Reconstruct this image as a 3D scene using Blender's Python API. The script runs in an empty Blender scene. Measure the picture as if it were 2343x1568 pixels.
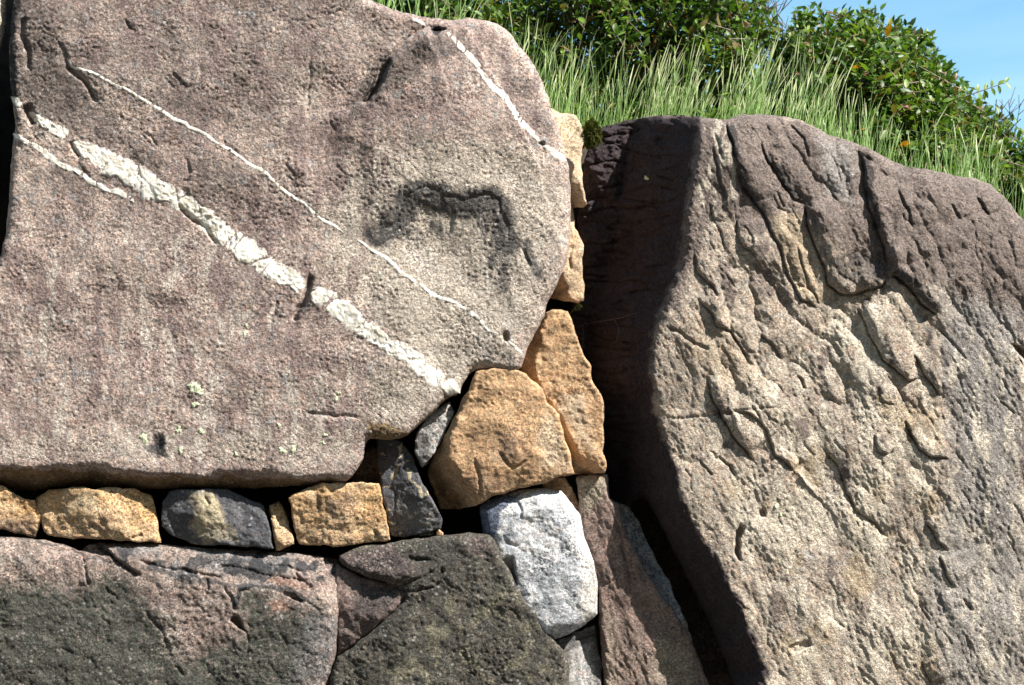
import bpy, math, random
import numpy as np
from mathutils import Vector, Matrix

# ------------------------------------------------------------------ camera, sky, sun, exposure
S = 0.0016            # metres per drawing unit on the wall's front plane
D = 5.6               # metres from camera to the wall's front plane
CX, CY = 1171.0, 784.0
PITCH = math.radians(10)          # the wall leans back by this much and the camera looks up by as much
CAM_Z = 1.5
scene = bpy.context.scene
COL = scene.collection
cam_d = bpy.data.cameras.new('camera'); cam = bpy.data.objects.new('camera', cam_d); COL.objects.link(cam)
cam_d.sensor_width = 36.0
cam_d.lens = 36.0 * D / (2342 * S)
cam_d.clip_start = 0.1; cam_d.clip_end = 2000
cam.location = (0, 0, CAM_Z)
cam.rotation_euler = (math.pi / 2 + PITCH, 0, 0)
cam_d.dof.use_dof = True; cam_d.dof.focus_distance = D; cam_d.dof.aperture_fstop = 4.5
scene.camera = cam

SUN_EL, SUN_AZ = math.radians(43), math.radians(52)      # azimuth from the camera's side towards the right
sun_vec = Vector((math.cos(SUN_EL) * math.sin(SUN_AZ), -math.cos(SUN_EL) * math.cos(SUN_AZ), math.sin(SUN_EL)))
world = bpy.data.worlds.new('World'); scene.world = world; world.use_nodes = True
wn = world.node_tree; wn.nodes.clear()
sky = wn.nodes.new('ShaderNodeTexSky'); sky.sky_type = 'NISHITA'; sky.sun_disc = False
sky.sun_elevation = SUN_EL; sky.sun_rotation = math.atan2(sun_vec.x, sun_vec.y)
sky.air_density = 1.3; sky.dust_density = 0.3; sky.ozone_density = 0.6
bg = wn.nodes.new('ShaderNodeBackground'); bg.inputs['Strength'].default_value = 0.065
wo = wn.nodes.new('ShaderNodeOutputWorld')
wtc = wn.nodes.new('ShaderNodeTexCoord'); wmp = wn.nodes.new('ShaderNodeMapping'); wmp.inputs['Scale'].default_value = (1.6, 1.6, 6.0)
wnz = wn.nodes.new('ShaderNodeTexNoise'); wnz.inputs['Scale'].default_value = 1.7; wnz.inputs['Detail'].default_value = 6; wnz.inputs['Distortion'].default_value = 0.6
wmr = wn.nodes.new('ShaderNodeMapRange'); wmr.inputs['From Min'].default_value = 0.38; wmr.inputs['From Max'].default_value = 0.8
wmr.inputs['To Max'].default_value = 0.3
wmx = wn.nodes.new('ShaderNodeMix'); wmx.data_type = 'RGBA'
wmx.inputs[7].default_value = (7.0, 8.4, 9.2, 1)
wn.links.new(wtc.outputs['Generated'], wmp.inputs['Vector']); wn.links.new(wmp.outputs[0], wnz.inputs['Vector'])
wn.links.new(wnz.outputs['Fac'], wmr.inputs['Value']); wn.links.new(wmr.outputs[0], wmx.inputs[0])
wti = wn.nodes.new('ShaderNodeMix'); wti.data_type = 'RGBA'; wti.blend_type = 'MULTIPLY'; wti.inputs[0].default_value = 1; wti.inputs[7].default_value = (0.80, 1.25, 1.32, 1)
wn.links.new(sky.outputs[0], wti.inputs[6]); wn.links.new(wti.outputs[2], wmx.inputs[6]); wn.links.new(wmx.outputs[2], bg.inputs['Color'])
wn.links.new(bg.outputs[0], wo.inputs['Surface'])
sun_d = bpy.data.lights.new('sun', 'SUN'); sun = bpy.data.objects.new('sun', sun_d); COL.objects.link(sun)
sun_d.energy = 5.0; sun_d.angle = math.radians(0.53); sun_d.color = (1.0, 0.95, 0.88)
sun.rotation_euler = (-sun_vec).to_track_quat('-Z', 'Y').to_euler()
scene.view_settings.view_transform = 'Standard'; scene.view_settings.look = 'None'
scene.view_settings.exposure = 1.40; scene.view_settings.gamma = 1.0; scene.view_settings.use_curve_mapping = False
scene.cycles.max_bounces = 6

# ------------------------------------------------------------------ placing helpers
CP, SP = math.cos(PITCH), math.sin(PITCH)
def to_world(P, d):
    """P (n,2) on the wall drawing, d (n,) drawing units in front of the wall plane -> world points"""
    P = np.asarray(P, float); d = np.asarray(d, float) * S
    y = D - d
    x = (P[:, 0] - CX) * S * y / D
    z = (CY - P[:, 1]) * S * y / D
    return np.stack([x, y * CP - z * SP, CAM_Z + y * SP + z * CP], 1)
def at(px, py, back):                   # one point, `back` metres behind the wall plane
    return Vector(to_world(np.array([[px, py]]), np.array([-back / S]))[0])

# ------------------------------------------------------------------ noise
_rng = np.random.default_rng(7)
_perm = _rng.permutation(4096).astype(np.int64)
_ang = _rng.random(4096) * 2 * math.pi
_gx, _gy = np.cos(_ang), np.sin(_ang)
def perlin(x, y, seed=0):
    xi = np.floor(x).astype(np.int64); yi = np.floor(y).astype(np.int64)
    xf = x - xi; yf = y - yi
    u = xf * xf * xf * (xf * (xf * 6 - 15) + 10); v = yf * yf * yf * (yf * (yf * 6 - 15) + 10)
    def g(ix, iy, fx, fy):
        h = _perm[(_perm[(ix + seed * 131) & 4095] + iy) & 4095]
        return _gx[h] * fx + _gy[h] * fy
    a = g(xi, yi, xf, yf); b = g(xi + 1, yi, xf - 1, yf)
    c = g(xi, yi + 1, xf, yf - 1); e = g(xi + 1, yi + 1, xf - 1, yf - 1)
    return (a + u * (b - a) + v * ((c + u * (e - c)) - (a + u * (b - a)))) * 1.5
def fbm(P, wl, octs=3, seed=0, gain=0.5):
    r = np.zeros(len(P)); a = 1.0; w = wl
    for o in range(octs):
        r += a * perlin(P[:, 0] / w, P[:, 1] / w, seed + o * 17); a *= gain; w *= 0.5
    return r
def sstep(a, b, x):
    t = np.clip((x - a) / (b - a), 0, 1); return t * t * (3 - 2 * t)

# ------------------------------------------------------------------ distances
def line_field(P, line):
    """distance, signed side, arc parameter and index of the nearest segment"""
    L = np.asarray(line, float); A = L[:-1]; B = L[1:]; AB = B - A
    ln = np.hypot(AB[:, 0], AB[:, 1]) + 1e-9; cum = np.concatenate([[0], np.cumsum(ln)])
    n = len(P); dist = np.empty(n); sgn = np.empty(n); par = np.empty(n); idx = np.empty(n, int); cp = np.empty((n, 2))
    step = max(1, int(3e6 // len(A)))
    for i in range(0, n, step):
        Q = P[i:i + step]
        ax = Q[:, None, 0] - A[None, :, 0]; ay = Q[:, None, 1] - A[None, :, 1]
        t = np.clip((ax * AB[:, 0] + ay * AB[:, 1]) / (ln * ln), 0, 1)
        dx = ax - t * AB[:, 0]; dy = ay - t * AB[:, 1]
        dd = dx * dx + dy * dy
        k = dd.argmin(1); r = np.arange(len(Q))
        dist[i:i + step] = np.sqrt(dd[r, k])
        cr = AB[k, 0] * ay[r, k] - AB[k, 1] * ax[r, k]
        sgn[i:i + step] = np.where(cr >= 0, 1, -1)
        par[i:i + step] = (cum[k] + t[r, k] * ln[k]) / cum[-1]
        idx[i:i + step] = k
        cp[i:i + step] = Q - np.stack([dx[r, k], dy[r, k]], 1)
    return dist, sgn, par, idx, cp
def inside(P, poly):
    L = np.asarray(poly, float); A = L; B = np.roll(L, -1, 0)
    res = np.zeros(len(P), bool)
    step = max(1, int(3e6 // len(A)))
    for i in range(0, len(P), step):
        Q = P[i:i + step]; y = Q[:, None, 1]; x = Q[:, None, 0]
        c = (A[:, 1] > y) != (B[:, 1] > y)
        xx = A[:, 0] + (y - A[:, 1]) * (B[:, 0] - A[:, 0]) / (B[:, 1] - A[:, 1] + 1e-12)
        res[i:i + step] = ((c & (x < xx)).sum(1) & 1).astype(bool)
    return res
def poly_sd(P, poly):
    L = np.asarray(poly, float); C = np.vstack([L, L[:1]])
    d = line_field(P, C)[0]
    return np.where(inside(P, L), d, -d)
def resample(poly, step, closed=True):
    L = np.asarray(poly, float)
    if closed: L = np.vstack([L, L[:1]])
    out = []
    for a, b in zip(L[:-1], L[1:]):
        n = max(1, int(round(np.hypot(*(b - a)) / step)))
        for k in range(n): out.append(a + (b - a) * k / n)
    if not closed: out.append(L[-1])
    return np.array(out)
def chaikin(L, closed=True):
    A = np.asarray(L, float); B = np.roll(A, -1, 0)
    return np.stack([A * .78 + B * .22, A * .22 + B * .78], 1).reshape(-1, 2)

def warp(P, amp, seed):
    if amp == 0: return P
    return P + np.stack([fbm(P, 46, 3, seed + 3), fbm(P, 46, 3, seed + 51)], 1) * amp

# ------------------------------------------------------------------ mesh creation
def mesh_np(name, V, faces, mat=None, attrs=None, smooth=True):
    me = bpy.data.meshes.new(name)
    V = np.asarray(V, np.float32)
    me.vertices.add(len(V)); me.vertices.foreach_set('co', V.ravel())
    tot, cnt = [], []
    loops = np.concatenate([np.asarray(f, np.int32).ravel() for f in faces if len(f)])
    sizes = np.concatenate([np.full(len(f), np.asarray(f).shape[1], np.int32) for f in faces if len(f)])
    starts = np.concatenate([[0], np.cumsum(sizes)[:-1]]).astype(np.int32)
    me.loops.add(len(loops)); me.loops.foreach_set('vertex_index', loops)
    me.polygons.add(len(sizes)); me.polygons.foreach_set('loop_start', starts)
    me.update(calc_edges=True)
    if attrs:
        for k, a in attrs.items():
            at_ = me.attributes.new(k, 'FLOAT', 'POINT'); at_.data.foreach_set('value', np.asarray(a, np.float32))
    me.polygons.foreach_set('use_smooth', np.full(len(sizes), smooth))
    me.validate()
    if mat: me.materials.append(mat)
    return me
def link(name, me, origin=None, parent=None):
    o = bpy.data.objects.new(name, me); COL.objects.link(o)
    if parent: o.parent = parent
    if origin is not None: o.location = origin
    return o
def obj_np(name, V, faces, mat, attrs=None, parent=None, smooth=True):
    V = np.asarray(V, float)
    if parent is None:
        org = V.mean(0)
    else:
        org = np.array(parent['_org'])
    me = mesh_np(name, V - org, faces, mat, attrs, smooth)
    o = link(name, me, None if parent else Vector(org), parent)
    if parent is None: ORG[o.name] = org
    return o
ORG = {}
class Par:                      # parent wrapper that remembers the parent's origin
    pass
def child(name, V, faces, mat, parent, attrs=None, smooth=True):
    V = np.asarray(V, float); org = V.mean(0)
    me = mesh_np(name, V - org, faces, mat, attrs, smooth)
    o = link(name, me, None, parent); o.location = Vector(org) - parent.location
    return o
def tag(o, label=None, cat=None, group=None, kind=None):
    if label: o['label'] = label
    if cat: o['category'] = cat
    if group: o['group'] = group
    if kind: o['kind'] = kind
    return o

# ------------------------------------------------------------------ materials
def NT(name):
    m = bpy.data.materials.new(name); m.use_nodes = True
    nt = m.node_tree; nt.nodes.clear(); return m, nt
def node(nt, t, **kw):
    n = nt.nodes.new(t)
    for k, v in kw.items(): setattr(n, k, v)
    return n
def ramp(nt, src, stops, interp='LINEAR'):
    r = node(nt, 'ShaderNodeValToRGB'); r.color_ramp.interpolation = interp
    e = r.color_ramp.elements
    while len(e) > 1: e.remove(e[-1])
    e[0].position = stops[0][0]; e[0].color = (*stops[0][1], 1) if len(stops[0][1]) == 3 else stops[0][1]
    for p, c in stops[1:]:
        q = e.new(p); q.color = (*c, 1)
    nt.links.new(src, r.inputs[0]); return r.outputs[0]
def mixc(nt, f, a, b, mode='MIX'):
    m = node(nt, 'ShaderNodeMix', data_type='RGBA', blend_type=mode)
    for s, v in ((0, f), (6, a), (7, b)):
        if hasattr(v, 'node'): nt.links.new(v, m.inputs[s])
        elif s == 0: m.inputs[0].default_value = v
        else: m.inputs[s].default_value = (*v, 1)
    return m.outputs[2]
def noise(nt, vec, scale, detail=4, rough=0.55, dist=0.0):
    n = node(nt, 'ShaderNodeTexNoise'); n.inputs['Scale'].default_value = scale; n.inputs['Detail'].default_value = detail
    n.inputs['Roughness'].default_value = rough; n.inputs['Distortion'].default_value = dist
    nt.links.new(vec, n.inputs['Vector']); return n.outputs['Fac']
def mrange(nt, v, a, b, c=0.0, d=1.0):
    m = node(nt, 'ShaderNodeMapRange'); m.inputs[1].default_value = a; m.inputs[2].default_value = b
    m.inputs[3].default_value = c; m.inputs[4].default_value = d
    nt.links.new(v, m.inputs[0]); return m.outputs[0]
def math_(nt, op, a, b=None):
    m = node(nt, 'ShaderNodeMath', operation=op)
    for i, v in enumerate((a, b)):
        if v is None: continue
        if hasattr(v, 'node'): nt.links.new(v, m.inputs[i])
        else: m.inputs[i].default_value = v
    return m.outputs[0]

def rock_mat(name, patch, fleck=(0.55, 1.5), grain=0.5, streak=0.25, streak_col=(0.07, 0.06, 0.055), masks=(), spots=0.0,
             rough=0.85, bump=0.5, crystal=190, pale=0.0, streak_scale=(26, 26, 1.6), streak_rot=0.0, blue=0.0, spec=0.15):
    """patch: list of 3-4 colours blended by large noise; masks: (attribute, colour, noise breakup, strength)"""
    m, nt = NT(name); L = nt.links
    tc = node(nt, 'ShaderNodeTexCoord'); vec = tc.outputs['Object']
    n1 = noise(nt, vec, 3.2, 7, 0.62, 0.4)
    k = len(patch)
    base = ramp(nt, n1, [(0.30 + 0.40 * i / (k - 1), c) for i, c in enumerate(patch)])
    # medium mottling
    n2 = noise(nt, vec, 15, 8, 0.72)
    base = mixc(nt, 1.0, base, ramp(nt, n2, [(0.3, (0.60, 0.59, 0.60)), (0.5, (1, 1, 1)), (0.7, (1.34, 1.31, 1.26))]), 'MULTIPLY')
    n8 = noise(nt, vec, 42, 7, 0.75)
    base = mixc(nt, 0.8, base, ramp(nt, n8, [(0.32, (0.84, 0.95, 1.02)), (0.46, (1, 1, 1)), (0.6, (1.12, 0.99, 0.93)), (0.72, (1.2, 0.9, 0.82))]), 'MULTIPLY')
    # streaks of run-off
    mp = node(nt, 'ShaderNodeMapping'); mp.inputs['Scale'].default_value = streak_scale; mp.inputs['Rotation'].default_value = (0, streak_rot, 0)
    L.new(vec, mp.inputs['Vector'])
    n3 = noise(nt, mp.outputs[0], 1.0, 5, 0.6, 0.3)
    base = mixc(nt, mrange(nt, n3, 0.5, 0.75, 0, streak), base, streak_col)
    if blue > 0:
        n7 = noise(nt, vec, 22, 3, 0.6)
        base = mixc(nt, mrange(nt, n7, 0.6, 0.68, 0, blue), base, (0.22, 0.26, 0.29))
    # masks
    n4 = noise(nt, vec, 38, 6, 0.7)
    for attr, c, br, st in masks:
        a = node(nt, 'ShaderNodeAttribute', attribute_name=attr).outputs['Fac']
        s = math_(nt, 'ADD', a, math_(nt, 'MULTIPLY', math_(nt, 'SUBTRACT', n4, 0.5), br))
        if br == 0:
            f = math_(nt, 'MULTIPLY', math_(nt, 'MINIMUM', math_(nt, 'MULTIPLY', a, mrange(nt, n4, 0.34, 0.62, 0.45, 1.8)), 1.0), st)
        else: f = math_(nt, 'MULTIPLY', mrange(nt, s, 0.3, 0.7), math_(nt, 'MULTIPLY', mrange(nt, a, 0.02, 0.2), st))
        cc = ramp(nt, n2, [(0.3, tuple(v * 0.72 for v in c)), (0.7, tuple(v * 1.25 for v in c))])
        base = mixc(nt, f, base, cc)
    # crystals
    vo = node(nt, 'ShaderNodeTexVoronoi'); vo.inputs['Scale'].default_value = crystal; vo.inputs['Randomness'].default_value = 1
    L.new(vec, vo.inputs['Vector'])
    sp = node(nt, 'ShaderNodeSeparateColor'); L.new(vo.outputs['Color'], sp.inputs[0])
    fl = ramp(nt, sp.outputs[0], [(0.0, (fleck[0] * .7,) * 3), (0.22, (fleck[0],) * 3), (0.5, (1, 1, 1)), (0.85, (1.08, 1.06, 1.03)), (1.0, (fleck[1],) * 3)])
    clus = mrange(nt, noise(nt, vec, 7, 4, 0.6), 0.36, 0.62, 0.45, 1.0)
    base = mixc(nt, clus, base, fl, 'MULTIPLY')
    n5 = noise(nt, vec, 95, 5, 0.75)
    gl = 1 - grain
    base = mixc(nt, 1.0, base, ramp(nt, n5, [(0.32, (gl, gl, gl * 1.02)), (0.5, (1, 1, 1)), (0.68, (1 + grain * .7,) * 3)]), 'MULTIPLY')
    if spots > 0:
        v2 = node(nt, 'ShaderNodeTexVoronoi'); v2.inputs['Scale'].default_value = 60; L.new(vec, v2.inputs['Vector'])
        s2 = node(nt, 'ShaderNodeSeparateColor'); L.new(v2.outputs['Color'], s2.inputs[0])
        g = math_(nt, 'MULTIPLY', mrange(nt, v2.outputs['Distance'], 0.25, 0.4, 1, 0), mrange(nt, s2.outputs[1], 0.86, 0.9, 0, spots))
        base = mixc(nt, g, base, (0.55, 0.53, 0.5))
    bs = node(nt, 'ShaderNodeBsdfPrincipled'); L.new(base, bs.inputs['Base Color'])
    bs.inputs['Roughness'].default_value = rough; bs.inputs['Specular IOR Level'].default_value = spec
    nb = noise(nt, vec, 130, 6, 0.7)
    b1 = node(nt, 'ShaderNodeBump'); b1.inputs['Strength'].default_value = bump; b1.inputs['Distance'].default_value = 0.010
    L.new(nb, b1.inputs['Height'])
    b2 = node(nt, 'ShaderNodeBump'); b2.inputs['Strength'].default_value = bump * .6; b2.inputs['Distance'].default_value = 0.004
    L.new(sp.outputs[1], b2.inputs['Height']); L.new(b1.outputs[0], b2.inputs['Normal'])
    L.new(b2.outputs[0], bs.inputs['Normal'])
    out = node(nt, 'ShaderNodeOutputMaterial'); L.new(bs.outputs[0], out.inputs[0])
    return m

# ------------------------------------------------------------------ rock builder
class Rock:
    def __init__(self, outline, d0=0.0, tilt=(0, 0), edge_r=26, edge_drop=22, feats=(), big=(220, 10), mid=(60, 4.5), fine=(14, 2.0),
                 thick=200, taper=0.3, res=3.2, rough=2.2, seed=1, aniso=None, warp_amp=4.0, chips=None, pits=0.0, smooth_outline=1, fiss=None, billow=None):
        ol = np.asarray(outline, float)
        area = 0.5 * np.sum(ol[:, 0] * np.roll(ol[:, 1], -1) - np.roll(ol[:, 0], -1) * ol[:, 1])
        if area < 0: ol = ol[::-1]
        for _ in range(smooth_outline): ol = chaikin(ol)
        ol = resample(ol, 7)
        nx = np.roll(ol, -1, 0) - np.roll(ol, 1, 0); nx /= (np.hypot(nx[:, 0], nx[:, 1])[:, None] + 1e-9)
        nrm = np.stack([-nx[:, 1], nx[:, 0]], 1)         # inward for this orientation
        ol = ol + nrm * (fbm(ol, 30, 3, seed + 5) * rough)[:, None]
        self.ol = ol; self.closed = np.vstack([ol, ol[:1]])
        self.__dict__.update(d0=d0, tilt=tilt, edge_r=edge_r, edge_drop=edge_drop, feats=list(feats), big=big, mid=mid, fine=fine, thick=thick,
                             taper=taper, res=res, seed=seed, aniso=aniso, wa=warp_amp, pits=pits, fiss=fiss, billow=billow)
        self.c = ol.mean(0)
        self.chips = None
        if chips:
            n, g = chips; r = np.random.default_rng(seed + 900)
            lo, hi = ol.min(0), ol.max(0)
            c = lo + (hi - lo) * r.random((n, 2)); gr = (r.random((n, 2)) - .5) * 2 * g
            self.chips = (c, gr)
    def depth(self, P, s=None):
        if s is None:
            s = np.maximum(line_field(P, self.closed)[0] * np.where(inside(P, self.ol), 1, -1), 0)
        sd = self.seed
        d = np.full(len(P), float(self.d0)) + (P - self.c) @ np.array(self.tilt)
        if self.chips:
            c, g = self.chips
            pl = np.stack([(P - c[i]) @ g[i] for i in range(len(c))], 1)
            d += -np.log(np.exp(-pl / 3.0).sum(1)) * 3.0
        d += fbm(P, self.big[0], 2, sd + 11) * self.big[1]
        Q = P
        if self.aniso:
            an, st = self.aniso
            ca, sa = math.cos(an), math.sin(an)
            Q = np.stack([(P[:, 0] * ca + P[:, 1] * sa) / st, (-P[:, 0] * sa + P[:, 1] * ca)], 1)
        d += fbm(Q, self.mid[0], 3, sd + 23) * self.mid[1]
        d += fbm(Q, self.fine[0], 2, sd + 37, 0.7) * self.fine[1] * (0.75 + 0.5 * fbm(P, 120, 2, sd + 77))
        if self.pits:
            q = fbm(Q, 26, 2, sd + 91); d -= self.pits * sstep(0.35, 0.8, q)
        if self.billow:
            for (ba, bst, bwl, bam, bw) in self.billow:       # rounded folds meeting in sharp creases
                ca, sa = math.cos(ba), math.sin(ba); Pf = warp(P, 9, sd + 330)
                q = np.abs(perlin((Pf[:, 0] * ca + Pf[:, 1] * sa) / (bwl * bst), (-Pf[:, 0] * sa + Pf[:, 1] * ca) / bwl, sd + int(bwl)))
                d += bam * (np.sqrt(q + 0.004) - 0.4) * bw(P)
        if self.fiss:
            fa, fst, fwl, fdep = self.fiss
            ca, sa = math.cos(fa), math.sin(fa); Pf = warp(P, 5, sd + 300)
            q = perlin((Pf[:, 0] * ca + Pf[:, 1] * sa) / (fwl * fst), (-Pf[:, 0] * sa + Pf[:, 1] * ca) / fwl, sd + 301)
            d -= fdep * sstep(0.86, 1.0, 1 - np.abs(q)) * sstep(0.25, 0.8, fbm(P, 90, 3, sd + 310))
        Pw = warp(P, self.wa, sd)
        for f in self.feats: d += f(Pw)
        er = self.edge_r * (1 + 0.55 * fbm(P, 70, 2, sd + 61))
        t = np.clip(s / np.maximum(er, 3), 0, 1)
        d -= self.edge_drop * (1 - np.sqrt(np.clip(1 - (1 - t) ** 2, 0, 1)))
        return d
    def build(self, name, mat, masks=None, label=None, cat=None, group=None):
        ol = self.ol; r = self.res
        lo = ol.min(0) - 2 * r; hi = ol.max(0) + 2 * r
        gx = np.arange(lo[0], hi[0], r); gy = np.arange(lo[1], hi[1], r)
        nx, ny = len(gx), len(gy)
        P = np.stack(np.meshgrid(gx, gy), -1).reshape(-1, 2)
        ins = inside(P, ol)
        I = ins.reshape(ny, nx)
        keep = I[:-1, :-1] | I[1:, :-1] | I[:-1, 1:] | I[1:, 1:]
        jj, ii = np.nonzero(keep)
        q = np.stack([jj * nx + ii, (jj + 1) * nx + ii, (jj + 1) * nx + ii + 1, jj * nx + ii + 1], 1)
        used = np.unique(q); re = -np.ones(nx * ny, int); re[used] = np.arange(len(used))
        q = re[q]; P = P[used]; ins = ins[used]
        dist, sg, par, idx, cp = line_field(P, self.closed)
        snap = ~ins | (dist < 0.3 * r)
        P = np.where(snap[:, None], cp, P); s = np.where(snap, 0, dist)
        d = self.depth(P, s)
        # boundary edges
        e = np.concatenate([q[:, [0, 1]], q[:, [1, 2]], q[:, [2, 3]], q[:, [3, 0]]])
        key = np.minimum(e[:, 0], e[:, 1]) * len(P) + np.maximum(e[:, 0], e[:, 1])
        uq, inv, cnt = np.unique(key, return_inverse=True, return_counts=True)
        be = e[cnt[inv] == 1]
        bv = np.unique(be); br = -np.ones(len(P), int); br[bv] = np.arange(len(bv))
        seg = self.closed[idx[bv] + 1] - self.closed[idx[bv]]; seg /= (np.hypot(seg[:, 0], seg[:, 1])[:, None] + 1e-9)
        nin = np.stack([-seg[:, 1], seg[:, 0]], 1)
        VP, VD, SRC = [P], [d], [np.arange(len(P))]
        faces = [q]; prev = bv; base = len(P)
        rows = [0.03, 0.08, 0.16, 0.3, 0.5, 0.75, 1.0]
        for fr in rows:
            back = fr * self.thick
            pp = P[bv] + nin * (back * self.taper + fbm(P[bv] + fr * 400, 40, 2, self.seed + 3)[:, None] * min(4, back * .15))
            VP.append(pp); VD.append(d[bv] - back); SRC.append(bv)
            cur = base + np.arange(len(bv)); base += len(bv)
            cm = {}
            a = br[be[:, 0]]; b = br[be[:, 1]]
            faces.append(np.stack([prev[b], prev[a], cur[a], cur[b]], 1))
            prev = cur
        P2 = np.concatenate(VP); d2 = np.concatenate(VD); src = np.concatenate(SRC)
        V = to_world(P2, d2)
        attrs = {}
        if masks:
            Pw = warp(P, 9, self.seed + 400)
            for k, fn in masks.items(): attrs[k] = np.clip(fn(Pw), 0, 1)[src]
        # back face closing the stone
        c = len(V); V = np.vstack([V, to_world(self.c[None], np.array([d2[-len(bv):].min() - 5]))])
        a = br[be[:, 0]]; b = br[be[:, 1]]
        faces.append(np.stack([prev[b], prev[a], np.full(len(a), c)], 1))
        for k in attrs: attrs[k] = np.append(attrs[k], 0)
        org = V.mean(0)
        me = mesh_np(name, V - org, faces, mat, attrs)
        o = link(name, me, Vector(org)); tag(o, label, cat, group)
        self.obj = o
        return o

# features: every line runs so that the raised side is on the right of the picture / above it
def ledge(line, h, fall=60, groove=0.3, ends=0.16, side=-1, cliff=4.0, gw=4.0):
    L = np.asarray(line, float); e0, e1 = ends if isinstance(ends, tuple) else (ends, ends)
    def f(P):
        lo = L.min(0) - fall * 3; hi = L.max(0) + fall * 3
        m = ((P >= lo) & (P <= hi)).all(1); out = np.zeros(len(P))
        if not m.any(): return out
        d, sg, t, _, _ = line_field(P[m], L); s = d * sg * side
        w = sstep(0, e0, t) * sstep(1.0, 1 - e1, t)
        st = sstep(-cliff / 2, cliff / 2, s)
        out[m] = h * w * (st * (0.5 + 0.5 * sstep(0, 26, s)) * np.exp(-np.maximum(s, 0) / fall)) - (groove * h + 1.5) * w * np.exp(-((s + gw * .6) / gw) ** 2)
        return out
    return f
def crack(line, width, depth, ends=0.15):
    L = np.asarray(line, float)
    def f(P):
        lo = L.min(0) - width * 4; hi = L.max(0) + width * 4
        m = ((P >= lo) & (P <= hi)).all(1); out = np.zeros(len(P))
        if not m.any(): return out
        d, sg, t, _, _ = line_field(P[m], L)
        out[m] = -depth * sstep(0, ends, t) * sstep(1.0, 1 - ends, t) * np.exp(-(d / width) ** 2)
        return out
    return f
def facet(line, slope, side=1, soft=5.0, cap=900):
    L = np.asarray(line, float)
    def f(P):
        d, sg, t, _, _ = line_field(P, L); s = d * sg * side
        x = np.clip(s / soft, -40, 40)
        return -slope * np.minimum(soft * np.log1p(np.exp(x)) , cap) * (s > -30)
    return f
def pit(poly, depth, soft=8):
    L = np.asarray(poly, float)
    def f(P):
        lo = L.min(0) - 30; hi = L.max(0) + 30
        m = ((P >= lo) & (P <= hi)).all(1); out = np.zeros(len(P))
        if m.any(): out[m] = -depth * sstep(-1, soft, poly_sd(P[m], L))
        return out
    return f
def disc(cx, cy, r, ry=None):
    ry = ry or r
    return [(cx + r * math.cos(a), cy + ry * math.sin(a)) for a in np.linspace(0, 2 * math.pi, 13)[:-1]]
# masks
def mpoly(poly, soft=20, v=1.0):
    return lambda P: v * sstep(-soft, soft, poly_sd(P, poly))
def mline(line, width, v=1.0):
    return lambda P: v * (1 - sstep(width * .4, width, line_field(P, line)[0]))
def mmax(*fs):
    return lambda P: np.max(np.stack([f(P) for f in fs]), 0)
def mnoise(fn, wl, a, b, seed=3):
    return lambda P: fn(P) * sstep(a, b, fbm(P, wl, 3, seed))

# ------------------------------------------------------------------ rock materials
M = {}
M['left'] = rock_mat('purple_granite', [(0.25, 0.195, 0.178), (0.36, 0.285, 0.253), (0.44, 0.365, 0.318), (0.31, 0.235, 0.215)], fleck=(0.5, 1.5), grain=0.5, streak=0.7,
    streak_col=(0.165, 0.115, 0.11), masks=(('light', (0.50, 0.435, 0.36), 1.1, 0.85), ('dark', (0.125, 0.105, 0.097), 1.0, 0.75), ('purple', (0.23, 0.165, 0.155), 1.2, 0.6), ('pale', (0.52, 0.46, 0.40), 1.0, 0.7), ('scar', (0.05, 0.05, 0.054), 0, 0.86), ('black', (0.035, 0.036, 0.040), 0.9, 0.92),
    ('tan', (0.21, 0.14, 0.07), 0.5, 0.9)), spots=0.5, bump=0.9, blue=0.5)
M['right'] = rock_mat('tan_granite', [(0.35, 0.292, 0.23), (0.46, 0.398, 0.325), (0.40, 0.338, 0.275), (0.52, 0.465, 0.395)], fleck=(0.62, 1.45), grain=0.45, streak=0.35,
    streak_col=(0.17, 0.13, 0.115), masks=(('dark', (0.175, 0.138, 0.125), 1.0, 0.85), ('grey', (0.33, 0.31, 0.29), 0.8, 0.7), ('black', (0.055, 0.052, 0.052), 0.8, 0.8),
    ('tan', (0.42, 0.32, 0.195), 1.2, 0.5), ('pale', (0.62, 0.545, 0.44), 1.1, 0.75), ('side_shade', (0.046, 0.034, 0.038), 0.7, 0.97)), bump=1.1, streak_rot=0.25, blue=0.25)
M['orange'] = rock_mat('orange_granite', [(0.32, 0.195, 0.105), (0.48, 0.325, 0.19), (0.42, 0.275, 0.16), (0.53, 0.40, 0.265)], grain=0.4, streak=0.15,
    streak_col=(0.26, 0.15, 0.09), masks=(('dark', (0.24, 0.16, 0.12), 0.8, 0.7), ('pale', (0.55, 0.45, 0.33), 0.8, 0.6)), bump=0.7, fleck=(0.6, 1.35))
M['yellow'] = rock_mat('yellow_granite', [(0.30, 0.18, 0.095), (0.50, 0.325, 0.165), (0.58, 0.42, 0.26), (0.40, 0.26, 0.16)], grain=0.45, streak=0.2,
    streak_col=(0.22, 0.15, 0.10), masks=(('dark', (0.20, 0.15, 0.13), 0.8, 0.65), ('pale', (0.55, 0.46, 0.32), 0.8, 0.6)), bump=0.8, fleck=(0.5, 1.4))
M['black'] = rock_mat('black_stone', [(0.06, 0.063, 0.072), (0.085, 0.088, 0.098), (0.11, 0.11, 0.115)], grain=0.35, streak=0.1, streak_col=(0.03, 0.03, 0.03),
    masks=(('pale', (0.42, 0.35, 0.23), 0.9, 0.85), ('grey', (0.20, 0.19, 0.18), 0.9, 0.7)), bump=0.7, rough=0.7, fleck=(0.7, 1.5), spots=0.35)
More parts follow.
